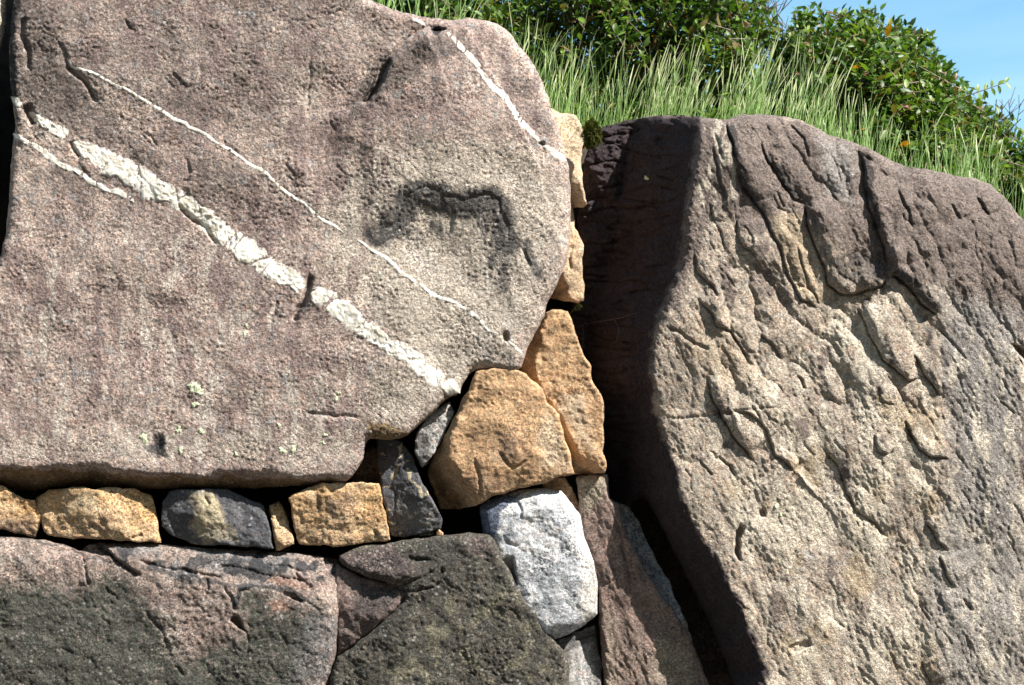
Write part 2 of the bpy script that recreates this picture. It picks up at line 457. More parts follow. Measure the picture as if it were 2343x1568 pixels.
M['white'] = rock_mat('white_granite', [(0.47, 0.49, 0.505), (0.58, 0.59, 0.60), (0.65, 0.655, 0.65)], grain=0.5, streak=0.15, streak_col=(0.30, 0.32, 0.34),
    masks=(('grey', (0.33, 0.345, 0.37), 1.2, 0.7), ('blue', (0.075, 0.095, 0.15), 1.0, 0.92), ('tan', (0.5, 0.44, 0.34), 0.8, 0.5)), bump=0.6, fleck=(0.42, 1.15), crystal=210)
M['greyw'] = rock_mat('grey_granite', [(0.28, 0.28, 0.275), (0.36, 0.355, 0.345), (0.44, 0.43, 0.41)], grain=0.5, streak=0.2, streak_col=(0.12, 0.12, 0.13),
    masks=(('dark', (0.09, 0.085, 0.085), 0.8, 0.8),), bump=0.7, fleck=(0.5, 1.5))
M['moss'] = rock_mat('mossy_granite', [(0.21, 0.172, 0.15), (0.30, 0.245, 0.212), (0.25, 0.192, 0.168), (0.35, 0.30, 0.262)], grain=0.5, streak=0.2, streak_col=(0.2, 0.14, 0.12),
    masks=(('green', (0.072, 0.071, 0.057), 0, 1.0), ('grey', (0.14, 0.14, 0.142), 0, 0.9), ('rust', (0.24, 0.13, 0.09), 0.9, 0.7), ('black', (0.035, 0.036, 0.04), 0.7, 0.9)), bump=1.0, fleck=(0.4, 2.0), spots=0.3, spec=0.35)
M['darkb'] = rock_mat('dark_granite', [(0.058, 0.054, 0.047), (0.082, 0.076, 0.062), (0.105, 0.098, 0.078)], grain=0.6, streak=0.25, streak_col=(0.035, 0.033, 0.032),
    masks=(('purple', (0.115, 0.085, 0.08), 0.9, 0.85), ('black', (0.03, 0.03, 0.031), 0.8, 0.8), ('olive', (0.17, 0.155, 0.105), 1.2, 0.7)), bump=1.0, fleck=(0.4, 2.4), spots=0.35, spec=0.35)
M['purple'] = rock_mat('purple_stone', [(0.15, 0.115, 0.105), (0.19, 0.145, 0.13), (0.12, 0.10, 0.095)], grain=0.5, streak=0.2, masks=(('dark', (0.07, 0.06, 0.058), 0.8, 0.9),), bump=0.8)
M['brown'] = rock_mat('brown_granite', [(0.17, 0.125, 0.11), (0.23, 0.175, 0.15), (0.27, 0.215, 0.175)], grain=0.5, streak=0.4, streak_col=(0.09, 0.075, 0.07), streak_rot=0.35,
    masks=(('pale', (0.36, 0.31, 0.235), 0.8, 0.8), ('dark', (0.08, 0.065, 0.06), 0.8, 0.8)), bump=0.85)
M['deep'] = rock_mat('shaded_brown_granite', [(0.08, 0.062, 0.053), (0.11, 0.085, 0.07), (0.14, 0.11, 0.09)], grain=0.5, streak=0.3, bump=0.8)  # darkened brown granite, the shade of slot and gap put into its colour

def plain_mat(name, col, rough=0.8, var=0.25, scale=30, bump=0.0):
    m, nt = NT(name); tc = node(nt, 'ShaderNodeTexCoord')
    n = noise(nt, tc.outputs['Object'], scale, 5, 0.65)
    lo = tuple(c * (1 - var) for c in col); hi = tuple(min(1, c * (1 + var)) for c in col)
    c = ramp(nt, n, [(0.3, lo), (0.7, hi)])
    bs = node(nt, 'ShaderNodeBsdfPrincipled'); nt.links.new(c, bs.inputs['Base Color']); bs.inputs['Roughness'].default_value = rough
    bs.inputs['Specular IOR Level'].default_value = 0.25
    if bump:
        b = node(nt, 'ShaderNodeBump'); b.inputs['Strength'].default_value = bump; b.inputs['Distance'].default_value = 0.01
        nt.links.new(n, b.inputs['Height']); nt.links.new(b.outputs[0], bs.inputs['Normal'])
    out = node(nt, 'ShaderNodeOutputMaterial'); nt.links.new(bs.outputs[0], out.inputs[0]); return m
def quartz_mat():
    m, nt = NT('white_quartz'); L = nt.links; tc = node(nt, 'ShaderNodeTexCoord'); vec = tc.outputs['Object']
    n = noise(nt, vec, 28, 6, 0.65, 1.2)
    n = math_(nt, 'ADD', math_(nt, 'MULTIPLY', n, 0.6), math_(nt, 'MULTIPLY', noise(nt, vec, 11, 3, 0.6, 0.8), 0.4))
    c = ramp(nt, n, [(0.36, (0.34, 0.29, 0.23)), (0.44, (0.62, 0.57, 0.47)), (0.53, (0.80, 0.765, 0.68)), (0.66, (0.88, 0.865, 0.81))])
    c = mixc(nt, mrange(nt, noise(nt, vec, 140, 4, 0.7), 0.3, 0.45, 0.5, 0), c, (0.3, 0.27, 0.22))
    a = node(nt, 'ShaderNodeAttribute', attribute_name='edge').outputs['Fac']
    f = mrange(nt, math_(nt, 'ADD', a, math_(nt, 'MULTIPLY', noise(nt, vec, 48, 6, 0.75), 1.3)), 0.98, 1.3, 0, 0.92)
    c = mixc(nt, f, c, (0.36, 0.305, 0.275))
    bs = node(nt, 'ShaderNodeBsdfPrincipled'); L.new(c, bs.inputs['Base Color']); bs.inputs['Roughness'].default_value = 0.45
    b = node(nt, 'ShaderNodeBump'); b.inputs['Strength'].default_value = 0.6; b.inputs['Distance'].default_value = 0.006
    L.new(noise(nt, vec, 90, 6, 0.7, 0.8), b.inputs['Height']); L.new(b.outputs[0], bs.inputs['Normal'])
    out = node(nt, 'ShaderNodeOutputMaterial'); L.new(bs.outputs[0], out.inputs[0]); return m
M['quartz'] = quartz_mat()
M['lichen'] = plain_mat('pale_lichen', (0.50, 0.54, 0.36), 0.9, 0.35, 120, 0.6)
M['soil'] = plain_mat('dark_soil', (0.05, 0.038, 0.028), 0.95, 0.5, 14, 0.5)
M['gravel'] = plain_mat('packed_gravel', (0.09, 0.082, 0.072), 0.95, 0.35, 18, 0.5)

# ------------------------------------------------------------------ setting: ground and earth behind the wall
def sheet(name, xs, ys, zf, mat, label=None):
    X, Y = np.meshgrid(xs, ys); V = np.stack([X.ravel(), Y.ravel(), zf(X, Y).ravel()], 1)
    nx, ny = len(xs), len(ys); j, i = np.meshgrid(np.arange(ny - 1), np.arange(nx - 1), indexing='ij')
    q = np.stack([j * nx + i, j * nx + i + 1, (j + 1) * nx + i + 1, (j + 1) * nx + i], -1).reshape(-1, 4)
    org = np.zeros(3)
    o = link(name, mesh_np(name, V, [q], mat)); tag(o, label, kind='structure'); return o
sheet('ground', np.linspace(-300, 300, 41), np.concatenate([np.linspace(-300, -5, 12), np.linspace(-4, 6.4, 14)]), lambda X, Y: 0.03 * np.sin(X * 1.3) * np.cos(Y), M['gravel'])
M['sky_blocker'] = plain_mat('sky_blocker_dark', (0.045, 0.05, 0.026), 0.95, 0.5, 0.6, 0.4)
sheet('added_sky_blocker', np.linspace(-160, 160, 65), np.linspace(-110, -11, 34), lambda X, Y: np.clip(-Y - 11, -0.4, 60) * 1.0 + np.clip(-Y - 12, 0, 10) * 0.06 * np.sin(X * 0.21) * np.cos(Y * 0.3) , M['sky_blocker'])  # unseen dark slope behind the camera, added to keep sky light off the shadows
TOPX = [-900, 700, 1100, 1240, 1360, 1600, 1820, 1960, 2110, 2240, 2342, 2500, 3200]
TOPY = [-300, -120, 200, 262, 286, 285, 290, 340, 400, 430, 520, 660, 900]
def top_py(px): return np.interp(px, TOPX, TOPY)
def bank():
    rows, px = [], np.linspace(-900, 3200, 83)
    prof = [(2600, 0.50), (1800, 0.50), (1200, 0.50)]
    V = []
    for py, back in prof:
        V.append(to_world(np.stack([px, np.full_like(px, py)], 1), np.full_like(px, -(back + .12) / S)))
    t = to_world(np.stack([px, top_py(px) + 60], 1), np.full_like(px, -0.58 / S)); V.append(t)
    for dy in (0.25, 0.6, 1.2, 2.0, 3.2, 6, 15, 60):
        r = t.copy(); r[:, 1] = t[:, 1] + dy; r[:, 0] = t[:, 0] * (1 + dy * 0.25)
        r[:, 2] = t[:, 2] + 0.02 * np.sin(px / 90 + dy) - 0.012 * dy * dy * (dy > 3) * 0.05
        V.append(r)
    V = np.concatenate(V); nx = len(px); ny = len(prof) + 9
    j, i = np.meshgrid(np.arange(ny - 1), np.arange(nx - 1), indexing='ij')
    q = np.stack([j * nx + i, j * nx + i + 1, (j + 1) * nx + i + 1, (j + 1) * nx + i], -1).reshape(-1, 4)
    o = link('earth_bank', mesh_np('earth_bank', V, [q], M['soil'])); tag(o, kind='structure')
bank()

# ------------------------------------------------------------------ big left boulder
A_out = [(40, -260), (34, -60), (32, 0), (24, 60), (20, 130), (27, 220), (36, 290), (26, 350), (22, 450), (14, 530), (-2, 600), (-60, 690), (-260, 760), (-520, 790), (-600, 960), (-480, 1100),
  (-80, 1108), (0, 1112), (60, 1128), (130, 1112), (250, 1114), (330, 1121), (430, 1116), (560, 1119), (680, 1112), (785, 1106), (812, 1085), (832, 1045), (838, 1004), (870, 1006), (922, 1003), (958, 976), (1000, 934),
  (1028, 908), (1048, 906), (1060, 876), (1076, 853), (1096, 843), (1140, 848), (1190, 848), (1202, 812), (1216, 775), (1240, 735), (1253, 690), (1280, 640), (1298, 590), (1305, 520), (1307, 440),
  (1300, 380), (1285, 320), (1262, 250), (1240, 190), (1225, 155), (1200, 120), (1165, 75), (1130, 50), (1075, 40), (1040, 46), (1008, 44), (945, 34), (900, 22), (850, 4), (790, -30), (700, -160), (400, -280)]
A_ridge_low = [(-400, 1068), (0, 1067), (80, 1072), (161, 1065), (215, 1062), (268, 1078), (329, 1085), (386, 1082), (463, 1092), (503, 1082), (604, 1078), (688, 1092), (755, 1088), (800, 1098)]
scar = [(860, 532), (900, 510), (915, 480), (925, 440), (975, 425), (1020, 440), (1060, 455), (1085, 450), (1120, 440), (1140, 455), (1150, 490), (1162, 512), (1166, 565)]
shelf = [(1000, 62), (974, 67), (927, 97), (884, 134), (867, 168), (853, 201), (827, 232), (796, 248), (712, 256)]
rr = random.Random(5)
def small_cracks(rng, box, n, ang, ln, w, dep):
    out = []
    for _ in range(n):
        x = rng.uniform(box[0], box[2]); y = rng.uniform(box[1], box[3]); a = ang + rng.gauss(0, 0.3); l = rng.uniform(*ln)
        dx, dy = math.cos(a), math.sin(a)
        pts = [(x + dx * l * t + rng.gauss(0, 2.5), y + dy * l * t + rng.gauss(0, 2.5)) for t in (0, .33, .66, 1)]
        out.append(ledge(pts, rng.uniform(*dep) * .55, rng.uniform(14, 40), 0.6, 0.3, gw=3) if rng.random() < .3 else crack(pts, rng.uniform(*w), rng.uniform(*dep)))
    return out
A = Rock(A_out, d0=22, tilt=(0.0, 0.0), edge_r=24, edge_drop=20, seed=1, big=(320, 12), mid=(80, 2.8), fine=(7.2, 1.85), thick=330, res=3.0, rough=2.0, pits=0.4, feats=[
    facet(A_ridge_low, 2.0, 1, 3, 60),
    ledge(shelf, 36, 48, 0.1, (0.08, 0.5), cliff=8), lambda P: 16 * sstep(-30, 170, poly_sd(P, [(1000, 50), (880, 135), (840, 235), (720, 262), (800, 560), (1260, 560), (1280, 250), (1120, 60)])), pit([(886, 130), (868, 160), (856, 200), (826, 233), (836, 240), (866, 214), (880, 182), (894, 138)], 30, 7),
    ledge([(716, 120), (708, 200), (705, 262)], 3, 60, 0.3),
    ledge(scar, 5, 70, 0.0, 0.1, cliff=7), pit([(870, 540), (905, 512), (925, 445), (975, 430), (1060, 460), (1138, 458), (1160, 520), (1160, 640), (1100, 700), (960, 680)], 5, 60),
    facet([(1000, -60), (1100, 60), (1180, 200), (1250, 340), (1300, 520)], 0.3, -1, 50, 120),
    crack([(150, 150), (188, 181), (205, 210), (224, 238)], 4.5, 11), ledge([(396, 161), (416, 186), (434, 205)], 6, 25, gw=2.5), ledge([(652, 370), (668, 392), (680, 412)], 5, 25, gw=2.5),
    ledge([(432, 358), (436, 385), (430, 412), (414, 424)], 5, 40), ledge([(130, 92), (152, 118), (160, 146), (182, 166)], 6, 30), ledge([(283, 40), (298, 60), (314, 72)], 4, 25, gw=2.5),
    crack([(520, 345), (545, 356)], 2.5, 3), crack([(330, 300), (362, 335)], 2.5, 3), crack([(712, 632), (708, 640), (696, 690), (668, 733)], 6, 16, 0.05),
    crack([(405, 468), (440, 500), (470, 522), (500, 560)], 5, 7), crack([(60, 238), (64, 262), (78, 284)], 8, 18, 0.05), crack([(160, 322), (168, 348), (180, 360)], 4, 9, 0.05),
    pit(disc(1157, 771, 9, 12), 16, 6), pit(disc(1002, 69, 16, 7), 16, 5), ledge([(640, 690), (634, 720)], 7, 25), pit(disc(1240, 330, 7, 6), 10, 4),
    ledge([(1040, 480), (1036, 540)], 4, 25), ledge([(1200, 560), (1212, 610)], 5, 20), crack([(830, 955), (760, 948), (690, 946)], 4, 4),
    crack([(60, 30), (48, 80), (64, 120), (62, 170)], 6, 10), pit([(340, 1000), (372, 990), (388, 1050), (350, 1062)], 7, 14),
    ] + small_cracks(rr, (60, 20, 780, 420), 18, 0.95, (14, 70), (1.2, 1.9), (1.2, 3)) + small_cracks(rr, (40, 450, 1000, 1040), 8, 1.3, (10, 30), (1.4, 2.2), (1.5, 3)))
def vstreak(wx, st, a, b, seed):        # run-off: noise drawn out down the face
    return lambda P: sstep(a, b, fbm(P * np.array([1.0, 1.0 / st]), wx, 4, seed, 0.6))
def mmul(f, g): return lambda P: f(P) * g(P)
A_masks = {
    'purple': mmax(mmul(mpoly([(560, 200), (960, 240), (900, 420), (840, 620), (760, 760), (640, 720), (560, 480)], 60, 1.0), vstreak(46, 5, -0.35, 0.45, 61)), mmul(mpoly([(-100, 560), (420, 520), (860, 820), (830, 1060), (-100, 1060)], 60, 1.0), vstreak(40, 4.5, 0.0, 0.6, 62)), mmul(mpoly([(100, -100), (820, -60), (780, 120), (560, 240), (200, 140)], 60, 1.0), vstreak(60, 2, -0.1, 0.6, 63)), mmul(mpoly([(1040, 60), (1140, 60), (1260, 300), (1180, 330)], 24, 1.0), vstreak(26, 6, -0.2, 0.4, 64))),
    'pale': mmax(mmul(mpoly([(-100, 540), (420, 480), (860, 860), (830, 1070), (-100, 1070)], 60, 1.0), vstreak(34, 5, 0.2, 0.7, 65)), mmul(mpoly([(760, 480), (1300, 380), (1280, 660), (1180, 840), (900, 840)], 60, 1.0), vstreak(34, 5, 0.1, 0.6, 66))),
    'light': mmax(mpoly([(720, 480), (840, 330), (1000, 300), (1250, 330), (1310, 460), (1280, 640), (1200, 800), (1150, 860), (1030, 920), (900, 1010), (840, 980), (820, 860), (900, 800), (760, 660)], 110, 0.8),
                  mpoly([(640, 120), (760, 140), (740, 260), (640, 300)], 50, 0.5), mpoly([(0, 980), (840, 960), (810, 1075), (0, 1060)], 50, 0.55)),
    'dark': mmax(mpoly([(0, -60), (90, -60), (150, 120), (240, 240), (120, 300), (40, 300)], 50, 0.75), mpoly([(860, 130), (1000, 70), (1060, 110), (960, 170), (840, 260), (760, 270)], 26, 0.8),
                 mpoly([(860, 20), (1000, 60), (880, 120), (760, 150), (700, 90)], 40, 0.45), mpoly([(80, 170), (220, 200), (420, 420), (360, 440), (160, 300)], 50, 0.6), mpoly([(430, 330), (560, 380), (560, 460), (440, 450)], 30, 0.6),
                 mpoly([(1140, 110), (1210, 180), (1270, 330), (1230, 310), (1150, 200)], 22, 0.6), mpoly([(600, 720), (720, 740), (700, 860), (600, 800)], 40, 0.45), mpoly([(-100, -100), (900, -60), (780, 160), (640, 330), (420, 330), (120, 200)], 90, 0.5), mpoly([(40, 300), (420, 480), (690, 680), (660, 760), (380, 620), (60, 430)], 50, 0.42)),
    'scar': mmax(mnoise(mline([(862, 536), (905, 514), (922, 490), (936, 458), (975, 442), (1020, 455), (1060, 470), (1085, 466), (1120, 458), (1138, 474), (1150, 515), (1160, 560)], 42, 1.0), 60, -1.7, -0.2, 77),
        mnoise(mline([(930, 452), (985, 446), (1030, 462)], 46, 0.9), 40, -1.2, 0.1, 78), mmul(mpoly([(1080, 455), (1150, 455), (1175, 560), (1165, 700), (1120, 640)], 26, 0.9), vstreak(16, 7, -0.4, 0.5, 79)), mmul(mpoly([(900, 470), (1090, 470), (1080, 580), (900, 560)], 30, 0.6), vstreak(16, 5, 0.1, 0.6, 80)),
        mline([(1206, 560), (1215, 600), (1232, 630)], 16, 0.7), mline([(1003, 512), (1010, 542)], 14, 0.6)),
    'black': mmax(mpoly(disc(362, 1020, 18, 30), 10, 0.7), mline([(700, 700), (680, 730)], 16, 0.5), mline([(24, 0), (24, 140), (30, 220)], 16, 0.7), mpoly(disc(1000, 68, 14, 7), 6, 0.9)),
    'tan': mmax(mpoly([(-300, 1090), (0, 1076), (161, 1072), (268, 1084), (386, 1092), (503, 1092), (688, 1098), (780, 1098), (780, 1140), (-300, 1140)], 8), mpoly([(838, 955), (940, 985), (960, 960), (1040, 880), (1060, 900), (930, 1020), (838, 1010)], 12, 0.75))}  # tan: brown underside, tint darkened to deepen the shade under the overhang
left_boulder = A.build('boulder', M['left'], A_masks, 'huge purple grey granite boulder crossed by white quartz veins', 'boulder')

def vein(rock, parent, pts, lift=3.0, seed=1, label=None, cracks=0.03, name='quartz_vein'):
    """pts: (x, y, width) along the vein"""
    Pn = np.array(pts, float); Pn[:, 2] *= 0.92 if Pn[:, 2].max() > 20 else 1.0; seg = np.hypot(*np.diff(Pn[:, :2], axis=0).T); cum = np.concatenate([[0], np.cumsum(seg)])
    n = int(cum[-1] / 2.6) + 2; t = np.linspace(0, cum[-1], n)
    c = np.stack([np.interp(t, cum, Pn[:, 0]), np.interp(t, cum, Pn[:, 1])], 1); w = np.interp(t, cum, Pn[:, 2])
    c += np.stack([fbm(c, 50, 2, seed), fbm(c, 50, 2, seed + 9)], 1) * 4
    tg = np.gradient(c, axis=0); tg /= np.hypot(tg[:, 0], tg[:, 1])[:, None]; nr = np.stack([-tg[:, 1], tg[:, 0]], 1)
    ends = np.minimum(1, np.minimum(t, cum[-1] - t) / 12 + 0.15)
    T = np.stack([t, np.zeros(n)], 1)
    rg = 0.5 if w.max() < 20 else 0.33
    wl = w / 2 * ends * (1 + rg * fbm(T, 38, 4, seed + 21, 0.65)); wr = w / 2 * ends * (1 + rg * fbm(T + [0, 500], 38, 4, seed + 31, 0.65))
    k = max(5, int(w.max() / 2.8) | 1); u = np.linspace(-1, 1, k)
    off = np.where(u[None] < 0, u[None] * wl[:, None], u[None] * wr[:, None])
    P = c[:, None] + nr[:, None] * off[..., None]; P = P.reshape(-1, 2)
    d = rock.depth(P)
    TT = np.stack([np.repeat(t, k) + off.ravel() * 0.3 * np.sign(np.sin(np.repeat(t, k) / 40)), off.ravel()], 1)
    blk = perlin(TT[:, 0] / 21, TT[:, 1] / 40, seed + 41); blk2 = perlin(TT[:, 0] / 8, TT[:, 1] / 15, seed + 43)
    U = np.tile(u, n)
    prof = 1 - np.abs(U) ** 7
    rel = (lift * 0.28 if w.max() > 20 else 0.6) * prof + (np.round(blk * 4) / 4 * 1.5 + blk2 * 0.45) * prof * min(1, w.max() / 36) - 0.9 * (1 - prof)
    r = np.random.default_rng(seed)
    for _ in range(int(cum[-1] * cracks * .45)):
        t0 = r.random() * cum[-1]; sl = r.normal() * .5
        rel -= 2.6 * np.exp(-((np.repeat(t, k) - t0 - off.ravel() * sl) / 1.6) ** 2) * r.uniform(.4, 1)
    V = to_world(P, d + rel)
    j, i = np.meshgrid(np.arange(n - 1), np.arange(k - 1), indexing='ij')
    q = np.stack([j * k + i, (j + 1) * k + i, (j + 1) * k + i + 1, j * k + i + 1], -1).reshape(-1, 4)
    o = child(name, V, [q], M['quartz'], parent, {'edge': np.abs(U) ** (3 if w.max() > 20 else 2) * 0.85 + (0.04 if w.max() > 20 else 0.14) + 0.35 * np.exp(-np.repeat(np.minimum(t, cum[-1] - t), k) / 14)})
    if label: o['label'] = label
    return o
vein(A, left_boulder, [(26, 222, 14), (40, 234, 24), (54, 246, 14)], 2, 3)
vein(A, left_boulder, [(64, 258, 10), (85, 272, 26), (115, 288, 30), (150, 308, 34), (162, 316, 16)], 2.5, 4)
vein(A, left_boulder, [(166, 325, 22), (200, 345, 50), (240, 368, 60), (290, 394, 62), (330, 416, 66), (370, 440, 58), (410, 455, 56), (428, 466, 44), (455, 488, 44), (480, 512, 56), (510, 536, 60), (545, 562, 62), (590, 594, 62), (640, 628, 56), (680, 648, 56), (698, 656, 46)], 4, 5, 'broad white quartz vein running diagonally', 0.05)
vein(A, left_boulder, [(712, 662, 40), (735, 680, 56), (780, 708, 60), (830, 748, 52), (880, 784, 48), (930, 815, 48), (970, 846, 50), (1010, 872, 46), (1040, 890, 38), (1052, 900, 20)], 4, 6, None, 0.06)
vein(A, left_boulder, [(150, 132, 8), (164, 151, 9), (198, 164, 9), (235, 181, 10), (285, 205, 10), (336, 235, 11), (372, 252, 11), (403, 275, 13), (470, 309, 12), (503, 329, 9)], 1.6, 7, 'thin white quartz vein above the broad one', 0.04)
vein(A, left_boulder, [(508, 332, 8), (527, 342, 10), (564, 372, 9), (611, 399, 12), (644, 430, 12), (671, 456, 11), (721, 490, 11), (762, 517, 10), (785, 530, 5)], 1.6, 8)
vein(A, left_boulder, [(810, 548, 5), (835, 562, 9), (870, 584, 13), (914, 617, 12), (944, 641, 11), (988, 671, 14), (1021, 685, 12), (1062, 705, 13), (1088, 725, 14), (1115, 752, 10), (1139, 765, 5)], 1.6, 9, None, 0.05)
vein(A, left_boulder, [(30, 305, 16), (50, 316, 14), (74, 330, 15), (111, 356, 18), (151, 383, 15), (185, 399, 14), (218, 419, 16), (268, 440, 18), (310, 462, 13)], 1.8, 10, 'short pale quartz vein below the broad one', 0.05)
vein(A, left_boulder, [(1014, 66, 12), (1038, 91, 16), (1065, 117, 17), (1088, 144, 17), (1108, 174, 15), (1125, 198, 18), (1149, 218, 18), (1169, 248, 18), (1192, 275, 17), (1223, 315, 18), (1234, 327, 9)], 2.2, 11, 'white quartz vein near the right edge', 0.06)
vein(A, left_boulder, [(1242, 333, 9), (1258, 343, 18), (1280, 359, 18), (1297, 372, 16)], 2.0, 12)
vein(A, left_boulder, [(942, 35, 8), (952, 46, 12), (972, 64, 8)], 1.8, 13)
vein(A, left_boulder, [(1160, 772, 10), (1185, 800, 10), (1196, 812, 6)], 1.4, 14)

def lichen(rock, parent, x, y, r, seed):
    rg = np.random.default_rng(seed); n = 22; V2 = [(x, y)]
    a = np.linspace(0, 2 * math.pi, n, endpoint=False)
    ph = rg.random(4) * 6.3; rad = r * (1 + 0.28 * np.sin(2 * a + ph[0]) + 0.22 * np.sin(3 * a + ph[1]) + 0.2 * np.sin(7 * a + ph[2]) + rg.normal(0, .1, n))
    rings = []
    for f in (0.4, 0.75, 1.0):
        rings.append(np.stack([x + np.cos(a) * rad * f, y + np.sin(a) * rad * f], 1))
    P = np.concatenate([np.array(V2)] + rings); lift = np.concatenate([[1.3], np.full(n, 1.4), np.full(n, 1.2), np.full(n, -0.6)]) + rg.normal(0, .25, 3 * n + 1)
    V = to_world(P, rock.depth(P) + lift)
    i = np.arange(n); j = (i + 1) % n
    tri = np.stack([np.zeros(n, int), 1 + j, 1 + i], 1)
    qs = np.concatenate([np.stack([1 + s * n + i, 1 + s * n + j, 1 + (s + 1) * n + j, 1 + (s + 1) * n + i], 1) for s in (0, 1)])
    return child('lichen_patch', V, [tri, qs], M['lichen'], parent)
for k, (x, y, r) in enumerate([(437, 886, 9), (448, 885, 11), (455, 897, 9), (446, 926, 8), (329, 1003, 10), (408, 983, 8), (460, 987, 7), (560, 763, 6), (563, 745, 4), (768, 914, 6), (638, 973, 5), (743, 995, 5), (738, 1013, 5), (644, 1030, 7), (671, 1027, 7), (413, 1030, 7), (776, 900, 4), (540, 1040, 5)]):
    lichen(A, left_boulder, x, y, r, 100 + k)

# sliver of the next boulder at the far left
A2 = Rock([(-760, -240), (26, -260), (20, -60), (17, 20), (14, 60), (4, 100), (-22, 200), (-30, 480), (-60, 600), (-250, 690), (-700, 700)], d0=-6, edge_r=30, edge_drop=26, seed=71, thick=260, res=4.5)
A2.build('boulder', M['left'], {'light': lambda P: np.full(len(P), 0.7)}, 'pale speckled boulder beyond the black gap at upper left edge', 'boulder')

# ------------------------------------------------------------------ right boulder
L_out = [(1346, 335), (1362, 296), (1400, 284), (1480, 266), (1560, 262), (1620, 271), (1660, 274), (1690, 264), (1740, 261), (1820, 270), (1860, 290), (1900, 311), (1960, 327), (2000, 346), (2060, 380), (2110, 386), (2180, 400), (2240, 410), (2280, 432), (2342, 506), (2430, 610), (2500, 760), (2530, 1000), (2540, 1400), (2520, 1680), (2200, 1720), (1850, 1710), (1712, 1700), (1690, 1600), (1655, 1500), (1610, 1400), (1570, 1320), (1530, 1240), (1500, 1180), (1474, 1136), (1440, 1152), (1418, 1158), (1394, 1142), (1366, 1085), (1356, 1000), (1340, 920), (1310, 860), (1296, 800), (1300, 700), (1318, 560), (1326, 420)]
L_ridge = [(1614, 180), (1608, 262), (1598, 350), (1584, 430), (1576, 500), (1570, 580), (1550, 650), (1530, 700), (1502, 760), (1492, 850), (1506, 930), (1520, 1000), (1536, 1060), (1548, 1110), (1562, 1172), (1584, 1200), (1602, 1238), (1640, 1292), (1656, 1330), (1684, 1372), (1702, 1424), (1722, 1482), (1746, 1534), (1738, 1566), (1760, 1640), (1780, 1800)]
E = lambda pts, h, f=60, **k: ledge(pts, h * 0.72, f * 1.2, **{**dict(groove=0.5, gw=2.6), **k, 'cliff': k.get('cliff', 5) * 0.4})
rl = random.Random(11)
